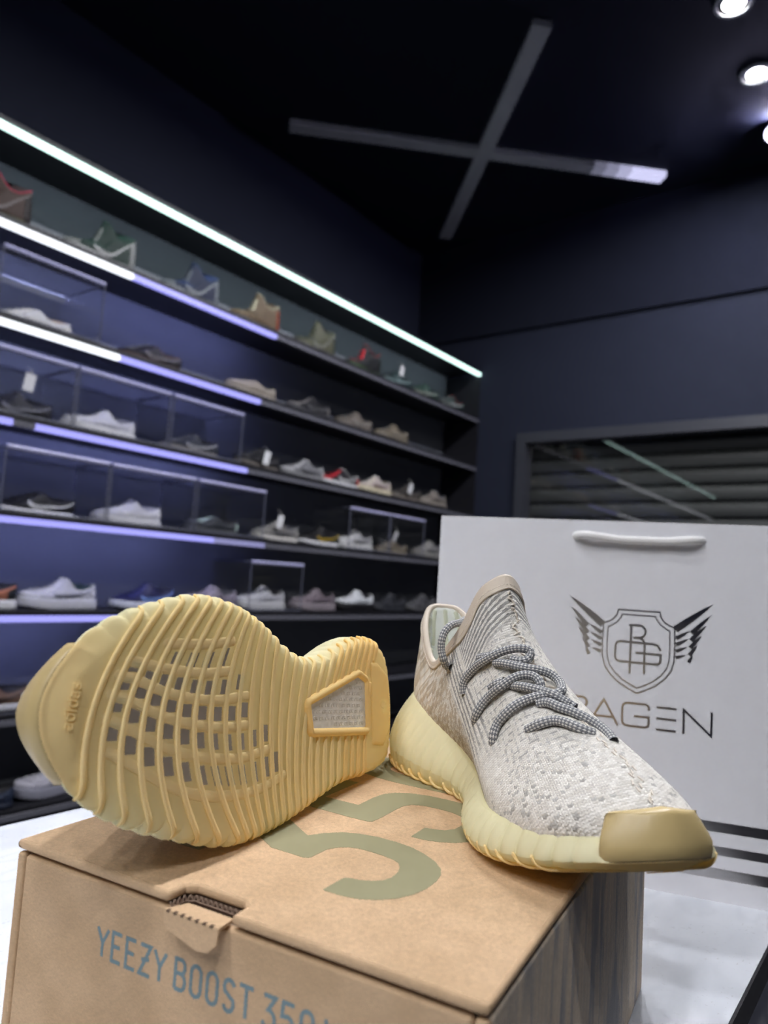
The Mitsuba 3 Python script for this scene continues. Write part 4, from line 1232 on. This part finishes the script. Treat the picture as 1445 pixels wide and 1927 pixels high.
DS('high', 2.675, 1, 'black sneaker with bright red laces and green sole on the highest shelf', ((80, 105, 62), (20, 20, 24), (30, 34, 32), (50, 50, 52), (255, 24, 52), (22, 22, 24), (150, 24, 40)), extra={'eyestay': (250, 24, 52), 'eyestay_001': (250, 24, 52)})
DS('low', 2.945, 1, 'dark teal sneaker with a white tag on the highest shelf', ((150, 175, 175), (32, 52, 56), (24, 38, 42), (150, 170, 172), K_, K_, K_))
DS('low', 3.21, 1, 'dark green sneaker with a pale sole, second from the far end of the highest shelf', ((175, 180, 165), (30, 58, 48), (24, 44, 38), (170, 180, 170), (90, 130, 110), K_, K_))
DS('low', 3.48, 1, 'black and white sneaker at the far end of the highest shelf', ((180, 185, 180), (38, 52, 50), (26, 36, 36), (200, 205, 205), W_, K_, (160, 40, 40)), scale=.86)
# second row
DS('slim', 1.085, 2, 'cream sneaker inside the clear case on the shelf below the topmost row', ((165, 150, 150), (222, 222, 218), (232, 230, 222), (200, 198, 195), W_, (190, 170, 150), W_), y=2.21)
DS('slim', 1.495, 2, 'black low sneaker with white laces and brown sole, alone beside the clear case', ((74, 52, 46), (26, 24, 30), (34, 30, 34), (120, 115, 120), (205, 205, 210), (40, 36, 40), (120, 95, 80)))
DS('clog', 1.975, 2, 'grey-beige foam clog with a dark opening on the second row', ((150, 140, 128), (158, 148, 136), None, None, None, (24, 28, 30), (150, 142, 130)))
DS('low', 2.32, 2, 'black sneaker with a grey heel on the second row, right of the clog', ((60, 60, 64), (28, 28, 32), (120, 116, 116), (90, 90, 92), K_, K_, D_))
DS('low', 2.635, 2, 'warm grey low sneaker on the second row, second from its far end', ((120, 112, 104), (118, 110, 102), (92, 86, 80), (150, 145, 138), G_, (40, 38, 38), (100, 94, 88)))
DS('runner', 2.94, 2, 'tan-grey runner, last shoe of the second row', ((122, 114, 100), (126, 116, 100), (104, 96, 84), (150, 142, 128), G_, (40, 38, 36), (110, 102, 90)))
# third row
DS('low', 1.05, 3, 'black sneaker with a white price tag and grey sole, nearest of the third row', ((150, 150, 150), (24, 24, 30), (40, 40, 46), (130, 130, 140), K_, K_, D_), y=2.21)
DS('chunky', 1.35, 3, 'white chunky sneaker inside a clear case on the third row', (W_, (214, 214, 224), (228, 228, 234), (200, 200, 210), W_, (120, 120, 130), W_), y=2.21)
DS('runner', 1.725, 3, 'dark grey runner with white laces in a clear case on the third row', ((120, 116, 116), (40, 44, 52), (62, 66, 74), (170, 170, 176), (190, 190, 195), K_, D_), y=2.21)
DS('low', 2.04, 3, 'black sneaker with a hanging white tag on the third row, just past the clear cases', ((96, 90, 84), (18, 18, 22), (28, 28, 32), (70, 70, 74), (150, 150, 150), K_, K_), turn=8)
DS('low', 2.31, 3, 'grey and white low sneaker left of the black and red one on the third row', ((130, 130, 132), (120, 120, 124), (190, 190, 192), (80, 80, 84), G_, D_, W_))
DS('low', 2.56, 3, 'black, red and white low sneaker on the third row', (W_, (26, 24, 28), (198, 40, 52), (215, 215, 215), (190, 30, 44), K_, W_))
DS('runner', 2.82, 3, 'cream and pinkish white runner on the third row', ((215, 205, 175), (190, 178, 172), (222, 214, 196), (120, 96, 90), W_, (120, 110, 100), W_))
DS('low', 3.095, 3, 'dark sneaker with a small white tag, second from the far end of the third row', ((120, 112, 104), (58, 54, 52), (72, 68, 64), (110, 104, 98), D_, K_, D_))
DS('runner', 3.35, 3, 'stone-grey runner at the far end of the third row', ((150, 142, 132), (140, 132, 124), (118, 112, 104), (96, 90, 84), G_, D_, G_), scale=.85)
# fourth row
DS('slim', 1.16, 4, 'black sneaker with a white wavy sole in the nearest clear case of the fourth row', (W_, (14, 14, 18), (18, 18, 24), W_, K_, K_, K_), y=2.21)
DS('runner', 1.49, 4, 'white runner inside a clear case on the fourth row', ((224, 224, 228), (208, 208, 216), (224, 224, 230), (236, 236, 240), W_, (150, 150, 160), W_), y=2.21)
DS('clog', 1.86, 4, 'dark grey slip-on with a pale mint toe in a clear case on the fourth row', ((70, 72, 76), (52, 56, 62), (170, 190, 185), None, None, K_, D_), y=2.21)
DS('low', 2.175, 4, 'light grey sneaker with a white tag on the fourth row, right of the cased slip-on', ((205, 202, 196), (120, 118, 116), (150, 148, 144), (90, 90, 92), W_, D_, G_))
DS('low', 2.445, 4, 'black sneaker with white sole and yellow mark on the fourth row', (W_, (16, 16, 20), (26, 26, 28), (190, 160, 50), K_, K_, K_))
DS('chunky', 2.735, 4, 'white chunky runner with black side stripe in a clear case on the fourth row', ((218, 218, 218), (200, 200, 202), (226, 226, 226), (20, 20, 24), W_, D_, W_), y=2.21)
DS('slim', 3.045, 4, 'beige low shoe with a white tag in a clear case, far on the fourth row', ((170, 158, 135), (118, 108, 94), (140, 130, 112), (170, 160, 140), G_, K_, D_), y=2.21)
DS('runner', 3.335, 4, 'pale grey runner, last shoe of the fourth row', ((150, 148, 144), (140, 138, 136), (160, 158, 154), (96, 96, 98), W_, D_, G_), scale=.9)
# fifth row
DS('runner', 0.975, 5, 'black and orange-brown runner with white sole, cut off at the picture edge', (W_, (150, 92, 70), (18, 24, 30), (190, 110, 80), K_, K_, (18, 24, 30)), turn=-10)
DS('chunky', 1.245, 5, 'white and grey layered runner on the fifth row above the lying sneaker', ((205, 205, 214), (186, 186, 196), (214, 214, 224), (110, 112, 124), W_, (20, 40, 44), W_), turn=6)
DS('runner', 1.56, 5, 'navy runner with a white sole, right of the white layered runner', ((206, 210, 226), (26, 28, 74), (34, 38, 96), (120, 150, 215), (40, 46, 110), (16, 18, 44), (24, 26, 64)), turn=6)
DS('fuzzy', 1.85, 5, 'lilac-grey fleecy sneaker on the fifth row beside the navy runner', ((170, 165, 172), (150, 142, 158), (128, 120, 140), None, (160, 155, 165), D_, (150, 145, 158)))
DS('chunky', 2.15, 5, 'white chunky sneaker in the small clear case on the fifth row', ((215, 215, 218), (196, 196, 202), (220, 220, 224), (170, 170, 178), W_, D_, W_), y=2.21)
DS('chunky', 2.44, 5, 'dusty mauve runner on the fifth row between two white shoes', ((150, 140, 146), (118, 106, 114), (142, 130, 138), (90, 82, 90), G_, K_, (120, 110, 116)))
DS('chunky', 2.73, 5, 'white runner with a black heel notch on the fifth row, nearest the bag', ((20, 20, 24), (214, 218, 222), (230, 232, 236), (190, 194, 200), W_, K_, W_))
DS('low', 3.005, 5, 'charcoal sneaker in shadow on the fifth row', ((56, 58, 64), (40, 42, 48), (52, 54, 60), (80, 82, 88), D_, K_, D_))
DS('low', 3.295, 5, 'dim grey sneaker at the far end of the fifth row, beside the bag edge', ((96, 96, 98), (72, 72, 76), (92, 92, 96), (120, 120, 122), G_, K_, G_))
# sixth and lowest rows, left of the lying sneaker
DS('low', 1.05, 6, 'brown shoe with a white toe at the picture edge, below the white layered runner', ((208, 208, 214), (110, 84, 70), (200, 198, 202), (60, 46, 40), K_, K_, (60, 44, 40)))
DS('slim', 1.02, 7, 'dark navy shoe on the lowest shelf at the picture edge', ((30, 38, 56), (26, 34, 54), (34, 44, 66), (50, 62, 88), K_, K_, K_), y=2.15, turn=-8)
DS('chunky', 1.30, 7, 'white and grey sneaker on the lowest shelf beside the yellow sole', ((150, 150, 164), (176, 174, 186), (196, 194, 206), (120, 120, 134), W_, (60, 56, 60), W_))

# ------------------------------------------------------------------ clear display cases
def case(x0, x1, shelf, label, h=0.185, y0=2.108, y1=2.322, tilt=0):
    key = numbered('display_case')
    x0, x1 = x0 * 0.978, x1 * 0.978
    z0 = BOARD[shelf] + 0.0006
    z1 = z0 + h
    e = 0.0035
    sheet = lambda p: (np.array(p, float), np.array([[0, 1, 2, 3]]))
    scene[key + '__front_panel'] = ply(sheet([(x0, y0, z0), (x1, y0, z0), (x1, y0, z1), (x0, y0, z1)]), M_ACRYL)
    scene[key + '__back_panel'] = ply(sheet([(x0, y1, z0), (x0, y1, z1), (x1, y1, z1), (x1, y1, z0)]), M_ACRYL)
    scene[key + '__side_panel'] = ply(sheet([(x0, y0, z0), (x0, y0, z1), (x0, y1, z1), (x0, y1, z0)]), M_ACRYL)
    scene[key + '__side_panel_001'] = ply(sheet([(x1, y0, z0), (x1, y1, z0), (x1, y1, z1), (x1, y0, z1)]), M_ACRYL)
    scene[key + '__lid'] = ply(sheet([(x0, y0, z1), (x1, y0, z1), (x1, y1, z1), (x0, y1, z1)]), M_ACRYL)
    rails = [((x0, y0, z1), (x1, y0, z1)), ((x0, y1, z1), (x1, y1, z1)), ((x0, y0, z0), (x0, y0, z1)), ((x1, y0, z0), (x1, y0, z1)), ((x1, y0, z1), (x1, y1, z1)), ((x0, y0, z1), (x0, y1, z1)), ((x0, y0, z0 + e), (x1, y0, z0 + e))]
    for j, (p, q) in enumerate(rails):
        p, q = np.array(p), np.array(q)
        r = 0.0075 if j == 0 else 0.0026  # thick front rail carries the painted strip reflection
        scene[key + '__edge' + (f'_{j:03d}' if j else '')] = ply(tube(np.linspace(p, q, 3), r, 8, round_ends=False), M_ACRYL_GLINT if j == 0 else M_ACRYL_EDGE, smooth=40)
    tell(key, label, 'display case', 'clear shoe cases on the shelves')


case(0.93, 1.255, 2, 'clear shoe case with the cream sneaker, only case of its shelf', h=.195)
case(0.90, 1.19, 3, 'clear case round the black tagged sneaker, nearest of the third row')
case(1.20, 1.545, 3, 'clear case round the white chunky sneaker, middle one of the third row')
case(1.56, 1.885, 3, 'clear case round the dark grey runner, last of the third row')
case(1.00, 1.335, 4, 'clear case round the black shoe with white wavy sole, fourth row')
case(1.345, 1.685, 4, 'clear case round the white runner on the fourth row')
case(1.70, 2.035, 4, 'clear case round the dark slip-on with mint toe, fourth row')
case(2.575, 2.885, 4, 'clear case round the white runner with black stripe, fourth row')
case(2.893, 3.19, 4, 'clear case round the beige low shoe, fourth row')
case(1.99, 2.285, 5, 'small clear case round the white chunky sneaker, only case of the fifth row', h=.19)

# white price tags hanging on shoes
M_TAG = mat('tag_card', pbr((0.78, 0.78, 0.80), 0.5))
def tag(x, y, shelf, z, label, tilt=8):
    key = numbered('price_tag')
    m = rbox(-0.016, 0.016, -0.0006, 0.0006, -0.026, 0.026, 0.0005)
    x *= 0.978
    x, y = x * 0.978, y - 0.065
    W = T().translate([x, y, BOARD[shelf] + z]).rotate([1, 0, 0], tilt).rotate([0, 1, 0], 5)
    scene[key + '__card'] = ply(m, M_TAG)
    scene[key + '__card']['to_world'] = W
    scene[key + '__string'] = ply(tube(np.array([(0, 0, .024), (.004, .012, .040), (-.002, .03, .046)]), 0.0008, 5), M_ROPE)
    scene[key + '__string']['to_world'] = W
    tell(key, label, 'price tag', 'price tags on shelf shoes')
tag(1.075, 2.185, 3, .105, 'white price tag on the black sneaker nearest on the third row')
tag(2.08, 2.18, 3, .045, 'white price tag in front of the black sneaker past the third-row cases')
tag(2.99, 2.185, 1, .075, 'white price tag on the dark teal sneaker of the highest shelf')
tag(3.13, 2.185, 3, .06, 'white price tag on the dark sneaker near the far end, third row')
tag(2.19, 2.185, 4, .08, 'white price tag on the light grey sneaker of the fourth row')
tag(3.02, 2.185, 4, .085, 'tilted white price tag on the cased beige shoe, fourth row', tilt=20)
